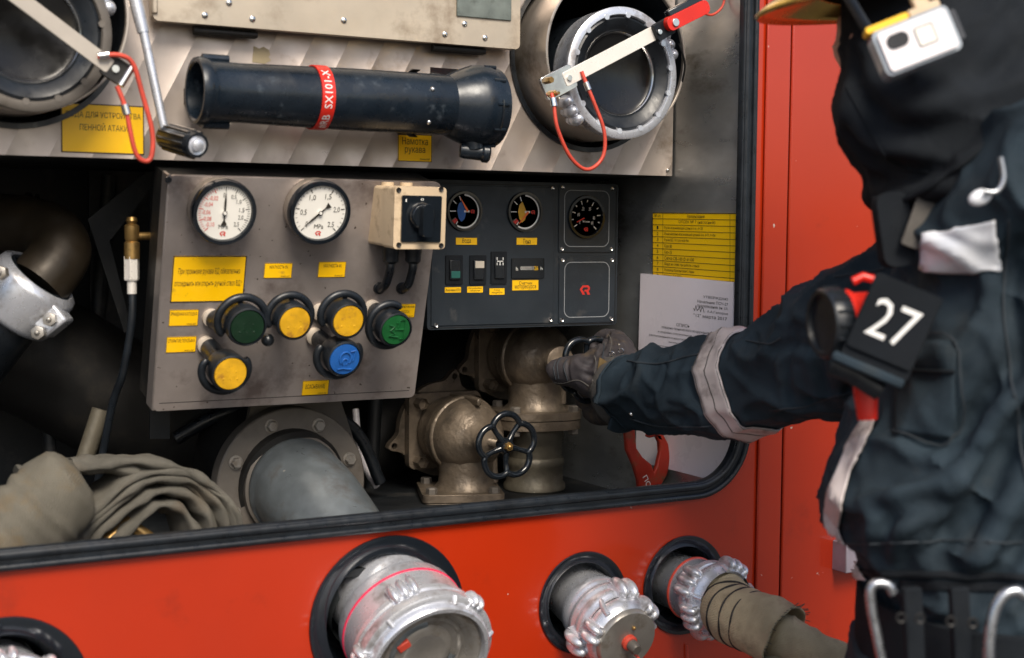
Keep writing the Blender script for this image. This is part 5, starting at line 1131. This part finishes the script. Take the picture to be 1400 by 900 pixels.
# lettering-free gear --------------------------------------------------
def camfr(x, y, z, roll_, turn=0, tilt=0):
    N = (-FW+RT*turn+UP*tilt).normalized(); U = (RT-N*RT.dot(N)).normalized(); return Fr(PZ(x, y, z), U, N.cross(U), N).rot(R(roll_))
zc = 1.455; f = camfr(1251, 58, zc, 21, -.10, .05); k = zc/2000
ac = thing('action_camera', f.O, 'small white action camera in a clear case clipped to the hood', 'camera')
s = MB(); s.plate(f, rrect(-54*k, 54*k, -34*k, 32*k, 9*k), (), -.022, .010); s.out('housing', M['clear'], ac, 30, bev=.002)
s = MB(); s.plate(f, rrect(-48*k, 48*k, -30*k, 27*k, 6*k), (), .009, .014); s.out('camera_body', M['whitebody'], ac, 30, bev=.002)
s = MB(); s.plate(f, rrect(-40*k, -10*k, -2*k, 18*k, 9*k), (), .0135, .0155); s.out('lens_window', M['lensglass'], ac, 30, bev=.0008)
s = MB(); s.plate(f, rrect(0*k, 25*k, -12*k, 14*k, 1.5*k), (), .0135, .0148); s.out('screen', M['dial'], ac, 30)
s = MB(); L = rrect(0*k, 25*k, -12*k, 14*k, 1.5*k); s.tube([f.pt(u, v, .0150) for u, v in L], .0005, 6, closed=True); s.out('screen_frame', M['knit'], ac)
s = MB(); s.plate(f, rrect(-58*k, 2*k, 32*k, 41*k, 3*k), (), -.012, .010); s.out('latch', M['yellow'], ac, 30, bev=.001)
s = MB(); s.box(f, 5*k, 50*k, 32*k, 44*k, -.015, .004); s.box(f, 18*k, 40*k, 40*k, 62*k, -.012, -.002); s.out('mount_arm', M['beige'], ac, 30, bev=.002)
s = MB(); s.plate(f, rrect(54*k, 66*k, -20*k, 24*k, 4*k), (), -.018, .0); s.out('side_clip', M['gloss'], ac, 30, bev=.002)
# strap holding the camera along the helmet edge
s = MB(); s.tube(c3([PZ(1150, -20, 1.52), PZ(1180, 30, 1.50), PZ(1205, 70, 1.485)]), (.006), 8, flat=.002); tag(s.out('helmet_strap', M['rubber']), 'black strap running from the helmet to the action camera', 'strap')
# number pouch
zc = 1.44; k = zc/2000; f = camfr(1219, 447, zc, -23, -.28, -.02)
po = thing('number_pouch', f.O, 'black chest pouch marked 27 in white', 'pouch')
s = MB(); s.plate(f, rrect(-48*k, 48*k, -62*k, 62*k, 6*k), (), -.030, 0); s.out('pouch_body', M['hood'], po, 30, bev=.004)
s = MB(); s.plate(f, rrect(-46*k, 46*k, -46*k, 60*k, 5*k), (), .0005, .004); fl_ = s.out('pouch_flap', M['hood'], po, 30, bev=.002)
s = MB(); s.text(f, '27', -31*k, 32*k, -22*k, 33*k, .0046)
for v in s.b.verts: pass
s.out('number', M['white'], po, 0)
s = MB(); s.box(f, -58*k, 46*k, -74*k, -60*k, -.03, .004); s.out('pouch_bottom', M['fabric'], po, 30, bev=.003)
# chest torch
zt = 1.50; tl = thing('chest_torch', PZ(1150, 450, zt), 'red torch with a dark ribbed head beside the 27 pouch', 'torch')
f = axis(PZ(1172, 440, zt), (-RT*.95-UP*.05-FW*.25))
s = MB(); s.lathe(f, [(0, -.03), (.026, -.03), (.030, -.02), (.030, .006), (.034, .012), (.034, .020), (0, .02)], 40); s.out('torch_body', M['redplastic'], tl)
s = MB(); s.lathe(f, [(0, .016), (.030, .016), (.0345, .019), (.036, .022), (.036, .038), (.034, .041), (.030, .041), (.029, .036), (0, .036)], 40)
for i in range(16): a = 2*PI*i/16; s.tube([f.pt(.0358*math.cos(a), .0358*math.sin(a), q) for q in (.021, .038)], .0022, 6)
s.out('torch_head', M['rubber'], tl)
s = MB(); s.tube([PZ(1166, 385, zt), PZ(1180, 378, zt), PZ(1200, 384, zt), PZ(1212, 398, zt)], .0045, 10); s.out('top_handle', M['redplastic'], tl)
s = MB(); s.tube([PZ(1180, 490, zt+.01), PZ(1184, 540, zt+.01), PZ(1186, 574, zt+.01)], [.013, .0125, .010], 20); s.out('lower_body', M['redplastic'], tl)
s = MB(); s.tube([PZ(1136, 498, zt-.02), PZ(1165, 510, zt-.025), PZ(1205, 535, zt-.03)], .011, 12, flat=.006); s.out('torch_clip', M['rubber'], tl)
# radio microphone pouch and carabiners
s = MB(); f = camfr(1222, 310, 1.52, 8); s.plate(f, rrect(-.016, .018, -.042, .036, .012), (), -.02, .006); tag(s.out('radio_microphone', M['hood'], None, 30, bev=.004), 'glossy black radio microphone hanging under the hood hem', 'microphone')
s = MB(); f = camfr(1258, 300, 1.50, -20); s.plate(f, rrect(-.010, .010, -.030, .030, .003), (), -.004, 0); tag(s.out('harness_strap', M['knit'], None, 30, bev=.001), 'short pale webbing strap between the hood hem and the chest', 'strap')
def carab(pts, z, r, label, mt='chrome'):
    s = MB(); s.tube(c3([PZ(x, y, z) for x, y in pts], 8), r, 12); tag(s.out('carabiner', M[mt]), label, 'carabiner', 'metal hooks on the firefighter')
M['dullsteel'] = mat('scuffed_hook_steel', (.40, .42, .45), .3, .9, .2, 30)
carab([(1222, 812), (1214, 800), (1198, 798), (1190, 808), (1192, 835), (1199, 870), (1206, 905)], 1.44, .0050, 'curved metal hook at the left edge of the belt', 'dullsteel')
carab([(1352, 915), (1352, 880), (1358, 840), (1370, 816), (1388, 808), (1402, 815)], 1.40, .0058, 'bright metal hook on the belt at the right photo edge', 'dullsteel')
carab([(1345, 262), (1362, 262), (1372, 245), (1368, 215)], 1.40, .0028, 'thin metal clip high on the jacket right of the white patch', 'dullsteel')
s = MB(); s.ball(PZ(1340, 270, 1.41), .010, 14, (1.2, .8, .6), camfr(1340, 270, 1.41, 20)); tag(s.out('metal_stud', M['tape']), 'bright round stud on the jacket above the white patch', 'stud')
for x, y in ((1232, 845), (1258, 846), (1300, 850), (1330, 852)):
    h = BV.ray_cast(CAM, ray(x, y).normalized()); s = MB(); q = camfr(x, y, 1.395, 3); s.lathe(q, [(.003, 0), (.0045, .001), (.0055, 0)], 16); s.out('eyelet', M['darkpipe'], belt)
for x0 in (1225, 1290):
    s = MB(); f = camfr(x0+25, 852, 1.42, 3); s.box(f, -.009, .009, -.045, .034, -.012, .002); s.out('belt_loop', M['hood'], belt, 30, bev=.002)
